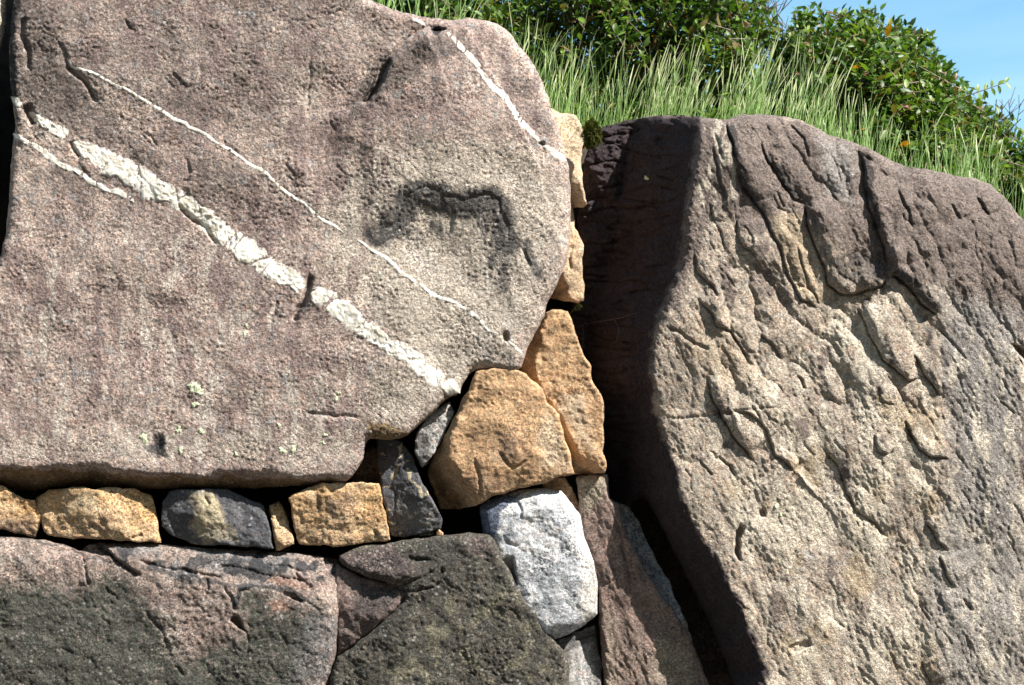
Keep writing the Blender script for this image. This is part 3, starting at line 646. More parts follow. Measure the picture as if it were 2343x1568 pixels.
LR = Rock(L_out, d0=24, tilt=(0.0, 0.0), edge_r=30, edge_drop=24, seed=31, big=(300, 14), mid=(64, 3.4), fine=(7.5, 1.8), aniso=(1.12, 2.2), thick=360, res=2.7, rough=2.4, warp_amp=4, pits=0.6, billow=[(1.16, 3.6, 62, 15, lambda P: sstep(1590, 1660, P[:, 0]) * (0.25 + 0.75 * sstep(1000, 700, P[:, 1])) * (0.45 + 0.55 * sstep(2250, 2050, P[:, 0]))),
    (1.0, 2.6, 96, 10, lambda P: sstep(1500, 1600, P[:, 0]) * sstep(560, 760, P[:, 1]) * sstep(2230, 2080, P[:, 0]) * (0.3 + 0.7 * sstep(1250, 1000, P[:, 1]))),
    (1.2, 3.0, 24, 3.0, lambda P: sstep(1520, 1640, P[:, 0]) * sstep(-0.3, 0.5, fbm(P, 150, 2, 701)))], feats=[
    facet(L_ridge, 1.6, 1, 4, 200), lambda P: sstep(0, 60, poly_sd(P, [(1290, 240), (1590, 240), (1575, 500), (1540, 650), (1490, 760), (1480, 900), (1500, 1020), (1440, 1200), (1250, 1100)])) * (fbm(P, 70, 4, 555) * 12 + fbm(P * np.array([0.6, 1.3]), 18, 3, 556) * 6 - 9 * sstep(.86, 1, 1 - np.abs(perlin(P[:, 0] / 130, P[:, 1] / 34, 557)))),
    facet([(1500, 300), (1700, 330), (1850, 345), (2000, 430), (2120, 470), (2300, 560), (2500, 780)], 0.35, -1, 20, 120),
    E([(1660, 272), (1673, 312), (1683, 369), (1697, 423), (1724, 463), (1744, 483), (1781, 557), (1797, 611), (1814, 651), (1834, 685), (1871, 708)], 20, 60, cliff=9, ends=.05), E([(1737, 315), (1754, 362), (1787, 413), (1817, 453), (1846, 468)], 17, 55, cliff=10), E([(1804, 282), (1841, 319), (1851, 364)], 9, 40, cliff=6),
    E([(1958, 337), (1975, 369), (1978, 419), (1988, 470), (2002, 510), (2019, 554), (2033, 615)], 30, 70, cliff=20, ends=.1),
    E([(1840, 462), (1851, 520), (1871, 570), (1888, 611), (1895, 652), (1925, 671), (1955, 673), (1985, 663), (2015, 654), (2034, 632)], 34, 75, ends=.08, cliff=9), E([(2030, 630), (2050, 632), (2079, 654), (2109, 695), (2142, 720)], 34, 60, cliff=12, ends=.12),
    E([(1822, 560), (1836, 610), (1850, 650), (1876, 702)], 8, 20, cliff=4), E([(1687, 500), (1690, 530), (1699, 560), (1729, 586)], 15, 45, cliff=7), E([(1586, 575), (1593, 617), (1623, 651), (1645, 680)], 15, 60, cliff=7), E([(1593, 678), (1623, 711), (1640, 748), (1673, 758), (1690, 789), (1719, 838)], 17, 60, cliff=7),
    E([(1738, 760), (1767, 792), (1793, 824)], 15, 45), E([(1958, 700), (1982, 742), (2002, 789), (2022, 826), (2049, 839), (2079, 873), (2109, 862)], 24, 55, cliff=9, ends=.1), E([(2086, 810), (2109, 846), (2126, 869), (2155, 905)], 22, 40, cliff=8),
    crack([(1520, 745), (1556, 765), (1589, 785), (1625, 804)], 4, 6), E([(1619, 855), (1630, 920), (1656, 960), (1677, 993), (1713, 1042), (1730, 1056)], 26, 65, cliff=8), E([(1678, 940), (1710, 948), (1740, 966), (1757, 997), (1774, 1044), (1791, 1051), (1814, 1076), (1836, 1046)], 18, 55, cliff=7, ends=.1),
    pit([(1822, 858), (1834, 866), (1846, 886), (1838, 890)], 12, 5), E([(2003, 990), (2008, 1033), (2030, 1036), (2044, 1018)], 14, 30), E([(2070, 960), (2083, 997), (2106, 1027), (2126, 1044), (2172, 1046)], 24, 55, cliff=7, ends=.1), E([(1884, 1035), (1915, 1062), (1928, 1092), (1935, 1129), (1955, 1162), (1985, 1186), (2005, 1199), (2031, 1231)], 16, 60, cliff=6, ends=.08),
    E([(2114, 1190), (2146, 1240), (2172, 1258)], 16, 40), E([(2150, 1270), (2156, 1293), (2166, 1317), (2185, 1342)], 15, 50), pit([(1678, 1214), (1692, 1196), (1702, 1206), (1694, 1235), (1696, 1262), (1696, 1290), (1682, 1272)], 24, 7), pit(disc(1744, 1176, 9, 12), 12, 6),
    pit([(2308, 782), (2330, 790), (2360, 800), (2360, 850), (2338, 820)], 26, 8), E([(2148, 1355), (2163, 1400)], 8, 30), E([(2105, 1515), (2120, 1540), (2132, 1568)], 12, 40), E([(2200, 1365), (2225, 1400)], 8, 40), E([(2178, 465), (2196, 503)], 12, 30), E([(2054, 428), (2079, 487), (2090, 525)], 10, 50), E([(2238, 450), (2264, 492)], 14, 40),
    E([(1900, 350), (1915, 380), (1925, 420)], 7, 30), E([(1630, 330), (1650, 420), (1668, 480)], 9, 40), E([(1640, 300), (1652, 360)], 6, 18), E([(1620, 460), (1650, 540), (1662, 580)], 8, 30), E([(2008, 880), (2016, 918), (2050, 925)], 8, 30), crack([(1505, 948), (1560, 958), (1640, 948), (1720, 938), (1800, 930)], 3, 3.5),
    E([(1440, 480), (1480, 470), (1540, 476)], 10, 40), E([(1400, 545), (1450, 560)], 8, 40), E([(1640, 1045), (1672, 1065), (1686, 1090)], 8, 25), E([(1600, 1050), (1634, 1090)], 8, 25), pit([(1800, 1480), (1850, 1462), (1856, 1478), (1812, 1500)], 8, 5),
    ] + small_cracks(rl, (1620, 300, 2330, 800), 14, 1.1, (30, 140), (1.5, 2.4), (2.5, 5)) + small_cracks(rl, (1560, 800, 2330, 1560), 34, 1.0, (10, 90), (1.4, 2.4), (2, 5)))
L_masks = {
    'pale': mmax(mmul(mpoly([(1620, 980), (1900, 700), (2040, 660), (2150, 900), (2160, 1250), (2120, 1600), (1840, 1600), (1700, 1300)], 80, 1.0), vstreak(70, 2.0, -0.5, 0.4, 71)), mmul(mpoly([(1600, 280), (1660, 280), (1700, 440), (1600, 520)], 24, 1.0), vstreak(24, 4, -0.2, 0.4, 72)), mmul(mpoly([(2150, 700), (2400, 700), (2400, 1600), (2150, 1600)], 50, 0.8), vstreak(22, 6, 0.0, 0.5, 73))),
    'side_shade': mmax(mpoly([(1300, 270), (1600, 262), (1590, 350), (1578, 430), (1566, 500), (1560, 580), (1540, 650), (1516, 700), (1494, 760), (1484, 850), (1498, 930), (1520, 1000), (1546, 1060), (1560, 1110), (1574, 1170), (1614, 1236), (1652, 1290), (1696, 1370), (1714, 1424), (1736, 1482), (1758, 1534), (1752, 1566), (1790, 1800), (1600, 1800), (1440, 1200), (1250, 1100), (1250, 400)], 20, 0.85)),  # shade painted into the left face and slot edge, over darker rock
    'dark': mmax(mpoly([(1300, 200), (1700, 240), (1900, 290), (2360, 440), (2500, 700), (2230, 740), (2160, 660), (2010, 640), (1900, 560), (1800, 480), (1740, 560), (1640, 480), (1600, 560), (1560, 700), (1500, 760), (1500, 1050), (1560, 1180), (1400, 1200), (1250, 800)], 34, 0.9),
                 mmul(mpoly([(2130, 480), (2400, 480), (2400, 1500), (2180, 1200), (2110, 900)], 60, 0.95), vstreak(30, 5, -0.5, 0.35, 67)), mmul(mpoly([(1560, 500), (2150, 560), (2150, 1568), (1800, 1568), (1560, 1000)], 80, 0.8), vstreak(70, 2.2, 0.15, 0.8, 68)), mpoly([(1790, 860), (1940, 900), (1900, 960), (1760, 940)], 40, 0.5), mpoly([(1780, 1330), (1860, 1300), (1870, 1500), (1790, 1560)], 50, 0.5),
                 mpoly([(1700, 560), (1780, 600), (1800, 700), (1720, 680)], 40, 0.6)),
    'grey': mmax(mpoly([(2130, 650), (2342, 700), (2360, 1600), (2150, 1600), (2100, 1300), (2170, 1100)], 60, 0.75), mpoly([(1860, 300), (1960, 340), (1960, 480), (1880, 450)], 40, 0.7)),
    'black': mmax(mline([(1672, 300), (1688, 375), (1704, 425), (1730, 462)], 15, 0.75), mpoly([(1880, 590), (2030, 560), (2040, 640), (1990, 664), (1920, 664)], 22, 0.6), mline([(1760, 360), (1790, 405), (1826, 450)], 12, 0.7), mline([(1985, 360), (1990, 430), (2010, 520)], 12, 0.8), mpoly([(2000, 760), (2030, 760), (2060, 830), (2040, 838), (2010, 800)], 10, 0.8), mline([(1980, 690), (1995, 740), (2010, 780)], 12, 0.8),
                  mline([(2060, 630), (2120, 680), (2140, 700)], 22, 0.7), mline([(2100, 720), (2130, 760), (2150, 880)], 14, 0.5), mpoly([(1330, 300), (1600, 280), (1560, 400), (1340, 420)], 40, 0.55)),
    'tan': mmax(mpoly([(1760, 480), (1840, 500), (1890, 700), (1840, 690), (1790, 600)], 22, 0.75), mpoly([(1560, 690), (1700, 760), (1780, 900), (1640, 900), (1540, 820)], 50, 0.5), mpoly([(1960, 900), (2150, 920), (2160, 1040), (2060, 1020)], 40, 0.8), mpoly([(2080, 1090), (2140, 1100), (2160, 1200), (2100, 1180)], 30, 0.8), mnoise(mpoly([(1600, 1000), (2150, 1000), (2150, 1568), (1800, 1568)], 60, 0.8), 120, 0.0, 0.5, 9))}
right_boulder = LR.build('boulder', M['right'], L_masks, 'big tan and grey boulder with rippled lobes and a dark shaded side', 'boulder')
for k, (x, y, r) in enumerate([(1776, 1158, 6), (1786, 1178, 4), (1478, 408, 5)]): lichen(LR, right_boulder, x, y, r, 140 + k)

# ------------------------------------------------------------------ row of small stones under the left boulder
ROW = 'small stones packed in the gap under the big left boulder'
def stone(out, mat, masks, label, group=None, name='stone', cat='stone', **k):
    kw = dict(edge_r=4, edge_drop=4, big=(110, 7), mid=(34, 3.4), fine=(9, 1.3), thick=150, taper=0.25, res=2.6, rough=3.4, chips=(9, 0.34), warp_amp=3, pits=0.6, smooth_outline=0)
    kw.update(k); r = Rock(out, **kw); r.build(name, M[mat], masks, label, cat, group); return r
full = lambda v: (lambda P: np.full(len(P), v))
stone([(-160, 1090), (-60, 1098), (0, 1110), (37, 1129), (56, 1142), (80, 1146), (94, 1180), (90, 1206), (82, 1230), (0, 1211), (-90, 1206), (-170, 1180)], 'yellow', {'dark': mpoly([(-20, 1180), (90, 1190), (85, 1235), (-20, 1220)], 16, 0.7)}, 'ochre stone cut off by the left edge of the photo, end of the row', ROW, d0=20, seed=201)
stone([(82, 1140), (111, 1119), (188, 1114), (218, 1120), (248, 1114), (302, 1117), (346, 1134), (359, 1176), (367, 1240), (302, 1238), (208, 1233), (134, 1230), (101, 1217), (94, 1192)], 'yellow', {'pale': mpoly([(150, 1125), (220, 1120), (240, 1170), (130, 1180)], 26, 0.7), 'dark': mline([(200, 1195), (228, 1210), (240, 1225)], 8, 0.5)}, 'long golden stone, widest of the row under the veined boulder', ROW, d0=26, seed=202, feats=[ledge([(205, 1196), (228, 1208), (240, 1224)], 5, 30), crack([(300, 1236), (326, 1222)], 3, 8, 0.05)])
stone([(371, 1150), (389, 1122), (430, 1120), (462, 1118), (497, 1116), (527, 1124), (570, 1142), (604, 1159), (614, 1203), (626, 1255), (554, 1250), (436, 1244), (396, 1225), (369, 1205)], 'black', {'pale': mmax(mpoly([(425, 1128), (490, 1126), (520, 1190), (545, 1235), (470, 1240), (430, 1205), (450, 1160)], 22, 0.85)), 'grey': mpoly([(420, 1200), (540, 1200), (540, 1245), (430, 1240)], 14, 0.5)}, 'blue black stone with a cream patch between two ochre stones', ROW, d0=20, seed=203, feats=[ledge([(468, 1130), (474, 1146), (480, 1156)], 6, 20)])
stone([(617, 1158), (638, 1145), (654, 1178), (666, 1215), (676, 1246), (631, 1261), (622, 1212)], 'yellow', {'pale': full(0.3)}, 'narrow ochre wedge stone right of the blue black stone', ROW, d0=4, seed=204, edge_r=8, edge_drop=8)
stone([(658, 1139), (705, 1116), (738, 1105), (786, 1104), (867, 1106), (877, 1156), (889, 1210), (891, 1234), (820, 1248), (760, 1250), (684, 1246), (675, 1216), (668, 1176)], 'yellow', {'dark': mmax(mpoly([(745, 1140), (800, 1115), (820, 1150), (770, 1200), (740, 1180)], 24, 0.65), mline([(725, 1128), (732, 1150), (730, 1170)], 6, 0.8)), 'pale': mpoly([(745, 1105), (800, 1105), (780, 1130)], 14, 0.8)}, 'square ochre stone with a purplish patch against the black upright stone', ROW, d0=10, seed=205, feats=[ledge([(728, 1128), (733, 1148), (728, 1170)], 7, 25), ledge([(856, 1208), (866, 1222), (868, 1234)], 8, 20)])
stone([(860, 1002), (887, 1000), (920, 1011), (944, 1044), (957, 1085), (974, 1119), (1001, 1166), (1013, 1189), (1008, 1210), (974, 1220), (920, 1230), (896, 1227), (887, 1192), (875, 1142), (867, 1092), (863, 1058)], 'black', {'pale': mmax(mline([(912, 1065), (905, 1085), (895, 1095)], 7, 0.8), mline([(940, 1072), (938, 1100), (962, 1118), (964, 1135)], 6, 0.8), mnoise(full(0.9), 22, 0.45, 0.7, 4)), 'grey': mpoly([(900, 1140), (1000, 1140), (1010, 1215), (900, 1225)], 20, 0.6)}, 'black upright stone flecked with cream, standing beside the orange block', ROW, d0=2, tilt=(0.05, 0), seed=206, feats=[ledge([(920, 1050), (910, 1080), (893, 1110)], 7, 30), crack([(905, 1120), (900, 1170), (912, 1200)], 3, 4)])
stone([(1028, 920), (1037, 943), (1021, 982), (1001, 1019), (985, 1050), (966, 1068), (946, 1036), (954, 990), (974, 960), (1001, 933)], 'greyw', {'dark': mpoly([(950, 990), (980, 975), (990, 1010), (970, 1070), (945, 1060)], 12, 0.7)}, 'small speckled grey wedge between the veined boulder and the orange block', ROW, d0=2, seed=207, edge_r=9)  # dark: shadow of the orange block painted on the wedge's left side
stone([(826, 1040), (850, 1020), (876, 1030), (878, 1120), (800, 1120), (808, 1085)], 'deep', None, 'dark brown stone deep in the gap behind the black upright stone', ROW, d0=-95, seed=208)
stone([(997, 1216), (1004, 1211), (1013, 1219), (1014, 1227), (998, 1226)], 'orange', None, 'tiny orange stone chip at the foot of the black upright stone', None, name='stone_chip', d0=-22, seed=209, edge_r=4, edge_drop=4, thick=20, res=2, mid=(20, 1), big=(60, 1), rough=1)
stone([(955, 1218), (975, 1213), (994, 1216), (990, 1226), (960, 1228)], 'darkb', None, 'tiny dark stone chip wedged under the black upright stone', None, name='stone_chip', d0=-24, seed=210, edge_r=4, edge_drop=4, thick=20, res=2, mid=(20, 1), big=(60, 1), rough=1)

# ------------------------------------------------------------------ orange stones up the joint
C_ridge = [(1100, 830), (1084, 872), (1066, 923), (1046, 962), (1029, 1007), (1026, 1044), (1032, 1054), (1051, 1078), (1056, 1099), (1082, 1120), (1094, 1141), (1096, 1170)]
stone([(1088, 851), (1122, 844), (1155, 840), (1192, 849), (1216, 866), (1239, 889), (1249, 916), (1280, 950), (1287, 983), (1303, 1034), (1310, 1072), (1313, 1084), (1270, 1092), (1249, 1105), (1172, 1121), (1122, 1140), (1092, 1153), (1048, 1167), (1008, 1163), (996, 1135), (976, 1082), (991, 1044), (1021, 990), (1048, 936), (1068, 896), (1080, 869)],
    'orange', {'dark': mmax(mpoly([(1100, 1000), (1200, 960), (1220, 1050), (1160, 1075), (1110, 1060)], 40, 0.55), mpoly([(1040, 1080), (1240, 1085), (1160, 1130), (1060, 1150)], 20, 0.45)), 'pale': mpoly([(1250, 930), (1290, 1000), (1310, 1080), (1240, 1080), (1220, 1000)], 24, 0.7)}, 'large orange angular block in the middle, under the veined boulder', None, name='stone_block', d0=34, tilt=(0, -0.02), seed=221, thick=170, big=(140, 6), mid=(50, 3.0), edge_r=7, edge_drop=6, smooth_outline=0, rough=3.2, chips=(4, 0.08),
    feats=[facet(C_ridge, 1.9, 1, 1.5, 130), ledge([(1138, 1032), (1152, 1040), (1165, 1062), (1178, 1068), (1196, 1056), (1206, 1048)], 8, 40, cliff=3), ledge([(1086, 1040), (1092, 1070), (1100, 1110), (1104, 1145)], 6, 40, side=-1, cliff=5), facet([(1080, 1094), (1150, 1080), (1240, 1072), (1320, 1060)], 0.3, 1, 8, 60)])
D_ridge = [(1262, 690), (1246, 735), (1237, 762), (1240, 785), (1224, 829), (1227, 863), (1240, 893), (1258, 920), (1283, 953), (1303, 997), (1323, 1037), (1340, 1050), (1358, 1063), (1386, 1084), (1420, 1110)]
stone([(1249, 716), (1263, 706), (1300, 710), (1310, 738), (1320, 772), (1337, 812), (1353, 839), (1354, 869), (1377, 909), (1382, 930), (1381, 985), (1380, 1037), (1387, 1054), (1384, 1083), (1313, 1087), (1240, 1090), (1200, 1000), (1180, 880), (1189, 846), (1206, 789), (1226, 755)],
    'orange', {'dark': mpoly([(1330, 830), (1390, 920), (1380, 960), (1340, 890)], 20, 0.45), 'pale': mpoly([(1270, 900), (1340, 900), (1370, 1050), (1310, 1010)], 30, 0.75)}, 'tall pointed orange slab leaning in the joint right of the orange block', None, name='stone_slab', d0=-22, seed=222, thick=150, big=(160, 5), edge_r=6, edge_drop=5, smooth_outline=0, rough=3.2, chips=(3, 0.06), feats=[facet(D_ridge, 1.9, 1, 1.5, 110)])
stone([(1180, 240), (1253, 246), (1283, 260), (1316, 263), (1330, 285), (1335, 319), (1329, 369), (1333, 419), (1341, 468), (1334, 474), (1309, 477), (1240, 470)], 'orange', {'pale': full(0.75)}, 'upper pale orange slab with a pointed lower tip beside the green moss', None, name='stone_slab', d0=-40, tilt=(-0.1, 0), seed=223, thick=150, edge_r=8, edge_drop=7, smooth_outline=0, rough=3, feats=[facet([(1290, 380), (1306, 424), (1322, 440), (1342, 474), (1360, 500)], 1.9, 1, 1.5, 110)])
stone([(1250, 470), (1309, 478), (1314, 520), (1321, 530), (1335, 564), (1330, 607), (1337, 654), (1334, 688), (1322, 694), (1290, 690), (1256, 682), (1240, 640)], 'orange', {'pale': full(0.6)}, 'slim rough orange stone between the two orange slabs of the joint', None, name='stone', d0=-46, seed=224, thick=140, edge_r=12, edge_drop=10, chips=(9, 0.35), feats=[facet([(1290, 560), (1284, 622), (1299, 660), (1303, 690), (1304, 720)], 1.9, 1, 1.5, 110), ledge([(1312, 560), (1304, 590), (1308, 620)], 8, 20)])
stone([(1240, 1098), (1290, 1090), (1312, 1122), (1326, 1160), (1334, 1200), (1336, 1240), (1290, 1260), (1240, 1180)], 'orange', {'dark': full(0.45)}, 'brownish orange stone peeping out behind the white stone', None, d0=-62, seed=225)

# ------------------------------------------------------------------ white stone
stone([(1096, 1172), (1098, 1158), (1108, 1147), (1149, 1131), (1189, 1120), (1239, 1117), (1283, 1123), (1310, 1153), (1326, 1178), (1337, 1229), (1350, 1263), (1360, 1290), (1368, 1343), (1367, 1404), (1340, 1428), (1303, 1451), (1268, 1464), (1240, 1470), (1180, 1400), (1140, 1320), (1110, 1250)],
    'white', {'blue': mmax(mpoly([(1095, 1150), (1190, 1125), (1150, 1170), (1150, 1190), (1130, 1235), (1086, 1235), (1080, 1150)], 16, 1.0)), 'tan': mpoly([(1330, 1240), (1370, 1300), (1370, 1420), (1320, 1430)], 22, 0.7), 'grey': mmax(mnoise(full(0.8), 60, -0.1, 0.7, 8), mnoise(mpoly([(1160, 1290), (1380, 1290), (1380, 1500), (1200, 1500)], 40, 0.95), 40, -0.8, 0.3, 9))}, 'rounded white speckled granite stone below the orange block', None, name='stone', d0=6, tilt=(0.10, 0.03), seed=231, thick=160, edge_r=46, edge_drop=42, big=(160, 7), mid=(50, 3), fine=(9, 1.3), chips=None, rough=1.6,  # blue: the orange block's cast shadow painted on the upper left corner
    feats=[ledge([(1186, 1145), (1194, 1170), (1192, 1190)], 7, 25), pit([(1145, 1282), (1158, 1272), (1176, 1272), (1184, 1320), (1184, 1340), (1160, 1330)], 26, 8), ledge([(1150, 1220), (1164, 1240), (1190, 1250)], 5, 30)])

# ------------------------------------------------------------------ lower boulders
I_top = [(-560, 1215), (-300, 1210), (0, 1226), (84, 1234), (140, 1243), (166, 1254), (186, 1262), (198, 1246), (242, 1242), (369, 1245), (430, 1251), (537, 1257), (634, 1262), (731, 1273), (768, 1276), (790, 1296)]
I_out = I_top + [(792, 1330), (782, 1378), (780, 1412), (768, 1494), (754, 1566), (740, 1700), (400, 1760), (-560, 1760)]
I_ridge = [(-600, 1300), (0, 1292), (120, 1290), (190, 1290), (240, 1300), (330, 1312), (400, 1318), (470, 1330), (560, 1338), (650, 1345), (720, 1356), (775, 1368), (830, 1380)]
ri = random.Random(17)
IR = Rock(I_out, d0=16, seed=41, edge_r=22, edge_drop=20, big=(240, 9), mid=(50, 4.5), fine=(8, 2.2), thick=300, res=3.0, rough=2.4, pits=0.8, feats=[
    facet(I_ridge, 0.55, -1, 12, 80), facet([(745, 1330), (752, 1400), (742, 1480), (724, 1580), (700, 1800)], 0.5, -1, 8, 60),
    ledge([(242, 1250), (262, 1274), (290, 1298), (328, 1318)], 18, 60, 0.5, cliff=7), pit([(172, 1252), (200, 1244), (236, 1246), (262, 1274), (232, 1276), (196, 1264)], 22, 9), crack([(192, 1270), (196, 1300), (203, 1345)], 3, 8),
    crack([(535, 1396), (530, 1372), (512, 1340)], 4, 8), pit([(520, 1420), (532, 1402), (546, 1410), (562, 1440), (566, 1450), (546, 1440)], 26, 7), crack([(566, 1440), (564, 1500)], 3, 6), ledge([(536, 1380), (545, 1352), (575, 1345)], 9, 25, side=-1),
    crack([(720, 1346), (690, 1330), (660, 1318)], 4, 7), crack([(470, 1318), (476, 1352)], 3, 6), ledge([(420, 1300), (450, 1312), (455, 1328)], 8, 25), ledge([(330, 1390), (370, 1440), (390, 1490)], 5, 40), ledge([(640, 1350), (680, 1370), (700, 1376)], 8, 25), pit([(655, 1352), (680, 1358), (684, 1374), (664, 1370)], 8, 5),
    crack([(379, 1246), (405, 1256), (432, 1260)], 4, 8), ledge([(300, 1275), (370, 1296), (440, 1306), (520, 1322)], 7, 30, cliff=3), ledge([(480, 1290), (560, 1300), (640, 1318), (730, 1330)], 7, 26, cliff=3), ledge([(600, 1285), (660, 1296), (700, 1312)], 6, 20, cliff=3), crack([(668, 1308), (690, 1330)], 3, 7),
    ] + small_cracks(ri, (0, 1290, 760, 1560), 16, 0.9, (14, 60), (1.5, 2.4), (2, 5)))
I_masks = {
    'green': mmax(mpoly([(-300, 1345), (84, 1337), (188, 1352), (215, 1330), (248, 1313), (295, 1316), (296, 1354), (332, 1374), (356, 1410), (372, 1444), (386, 1490), (420, 1512), (470, 1492), (523, 1474), (567, 1455), (564, 1410), (545, 1378), (560, 1350), (604, 1364), (621, 1404), (640, 1397), (685, 1397), (722, 1412), (706, 1480), (690, 1800), (-300, 1800)], 42, 1.0)),
    'grey': mmax(mpoly([(242, 1240), (370, 1245), (360, 1275), (280, 1265)], 10, 0.8), mpoly([(380, 1300), (400, 1285), (460, 1310), (455, 1330), (400, 1330)], 12, 0.8), mpoly([(440, 1260), (640, 1268), (680, 1300), (560, 1310), (480, 1300)], 16, 0.75), mpoly([(560, 1330), (650, 1335), (640, 1352), (560, 1350)], 10, 0.6), mpoly([(690, 1420), (780, 1400), (760, 1560), (660, 1568)], 22, 0.6)),
    'rust': mmax(mpoly([(580, 1310), (640, 1310), (720, 1345), (640, 1345)], 14, 0.8), mpoly([(605, 1370), (660, 1370), (665, 1400), (620, 1405)], 12, 0.7), mpoly([(30, 1300), (150, 1290), (160, 1320), (20, 1330)], 30, 0.4)),
    'black': mmax(mline([(536, 1376), (546, 1350), (580, 1344)], 10, 0.8), mpoly([(200, 1243), (242, 1243), (262, 1272), (230, 1262)], 7, 0.8), mline([(660, 1352), (690, 1372)], 10, 0.7), mline([(425, 1300), (455, 1322)], 8, 0.7), mline([(0, 1228), (160, 1250), (200, 1275), (270, 1280)], 7, 0.6), mnoise(mpoly([(230, 1240), (770, 1270), (780, 1330), (560, 1345), (400, 1325), (300, 1300)], 14, 0.75), 44, -0.15, 0.45, 83), mline([(330, 1300), (400, 1318), (470, 1332), (560, 1342), (650, 1350), (700, 1372)], 9, 0.6))}
IR.build('boulder', M['moss'], I_masks, 'lower left boulder with a dark mossy face and pinkish streaked top', 'boulder')

stone([(770, 1290), (786, 1296), (833, 1320), (897, 1336), (936, 1356), (890, 1410), (838, 1452), (792, 1490), (770, 1502), (768, 1420), (760, 1370)], 'purple', {'dark': mpoly([(830, 1325), (930, 1350), (880, 1410), (800, 1400)], 24, 0.75)}, 'purplish stone wedged between the mossy boulder and the charcoal boulder', None, d0=18, seed=51, thick=200, edge_r=10, edge_drop=9)
H_out = [(770, 1275), (800, 1258), (830, 1248), (920, 1237), (1021, 1224), (1072, 1218), (1105, 1221), (1130, 1228), (1142, 1256), (1155, 1290), (1182, 1337), (1199, 1370), (1236, 1404), (1254, 1437), (1270, 1468), (1300, 1498), (1304, 1568), (1300, 1760), (740, 1760), (752, 1568), (766, 1505), (792, 1492), (840, 1452), (890, 1412), (934, 1358), (895, 1336), (833, 1320), (788, 1296)]
rh = random.Random(23)
HR = Rock(H_out, d0=12, seed=61, edge_r=20, edge_drop=20, big=(220, 9), mid=(50, 4.2), fine=(8, 2.2), thick=260, res=3.0, rough=2.4, pits=0.8, feats=[
    facet([(760, 1330), (900, 1290), (1000, 1262), (1120, 1250), (1200, 1240)], 0.4, -1, 12, 60), ledge([(790, 1300), (832, 1322), (900, 1340), (947, 1326), (1000, 1300)], 9, 50, cliff=5), crack([(946, 1276), (980, 1282)], 4, 8), ledge([(880, 1280), (850, 1300)], 6, 30),
    pit(disc(1008, 1308, 5, 7), 8, 4), crack([(934, 1356), (990, 1345), (1010, 1330)], 3, 7), ledge([(930, 1268), (956, 1280), (975, 1276)], 8, 20),
    ] + small_cracks(rh, (820, 1300, 1280, 1560), 12, 0.9, (14, 50), (1.5, 2.4), (2, 5)))
H_masks = {'purple': mmax(mpoly([(760, 1270), (900, 1240), (960, 1300), (900, 1340), (790, 1300)], 20, 0.75), mpoly([(1050, 1225), (1120, 1225), (1140, 1270), (1090, 1280)], 16, 0.6)), 'black': mmax(mpoly([(800, 1265), (960, 1235), (1080, 1222), (1060, 1290), (930, 1330), (840, 1320)], 40, 0.45)),
           'olive': mmax(mnoise(mpoly([(1000, 1360), (1180, 1350), (1260, 1450), (1280, 1600), (850, 1600), (900, 1480)], 60, 0.9), 46, -0.1, 0.5, 6))}
HR.build('boulder', M['darkb'], H_masks, 'charcoal boulder at the bottom centre, left of the white stone', 'boulder')

# ------------------------------------------------------------------ stones in the slot between the boulders
stone([(1262, 1472), (1290, 1458), (1340, 1438), (1360, 1430), (1368, 1460), (1372, 1505), (1376, 1570), (1376, 1760), (1290, 1760), (1290, 1540), (1276, 1490)], 'greyw', {'dark': mmax(mpoly([(1270, 1470), (1365, 1425), (1370, 1460), (1290, 1500)], 12, 0.9), mpoly([(1355, 1440), (1380, 1440), (1380, 1600), (1355, 1600)], 10, 0.7))}, 'grey banded stone at the bottom edge under the white stone', None, d0=-40, seed=81, thick=160, aniso=(1.45, 2.5), edge_r=12, feats=[ledge([(1280, 1490), (1330, 1462), (1372, 1450)], 8, 30, side=1)])
stone([(1318, 1092), (1352, 1084), (1388, 1086), (1396, 1140), (1416, 1157), (1426, 1202), (1458, 1270), (1490, 1330), (1530, 1380), (1580, 1460), (1620, 1560), (1660, 1760), (1386, 1760), (1382, 1570), (1376, 1500), (1372, 1440), (1366, 1340), (1350, 1280), (1330, 1220)],
    'brown', {'pale': mmax(mpoly([(1318, 1085), (1390, 1085), (1380, 1140), (1330, 1180)], 16, 0.75), mpoly([(1500, 1440), (1600, 1500), (1600, 1600), (1480, 1560)], 30, 0.6), mpoly([(1370, 1380), (1420, 1400), (1420, 1600), (1385, 1600)], 20, 0.5)), 'dark': mmax(mpoly(disc(1384, 1320, 16, 14), 8, 0.8), mline([(1400, 1380), (1404, 1500)], 6, 0.7))}, 'long brown stone sloping down in the slot between the white stone and right boulder', None, d0=-40, seed=82, thick=180, aniso=(1.15, 2.6), edge_r=16, edge_drop=14, mid=(44, 4), fine=(10, 1.8), chips=(6, 0.14), feats=[ledge([(1412, 1180), (1430, 1260), (1450, 1320)], 8, 40), crack([(1420, 1240), (1436, 1310), (1446, 1360)], 3, 6), ledge([(1372, 1330), (1390, 1332), (1402, 1318)], 6, 20), crack([(1400, 1290), (1412, 1340), (1414, 1350)], 3, 5)])
stone([(1404, 1146), (1436, 1158), (1462, 1196), (1488, 1256), (1530, 1330), (1572, 1430), (1602, 1540), (1660, 1760), (1560, 1760), (1500, 1500), (1440, 1320)], 'white', {'blue': full(0.42)}, 'thin pale grey slab in the shade behind the sloping brown stone', None, name='stone_slab', d0=-84, seed=83, thick=150, edge_r=10, edge_drop=8)
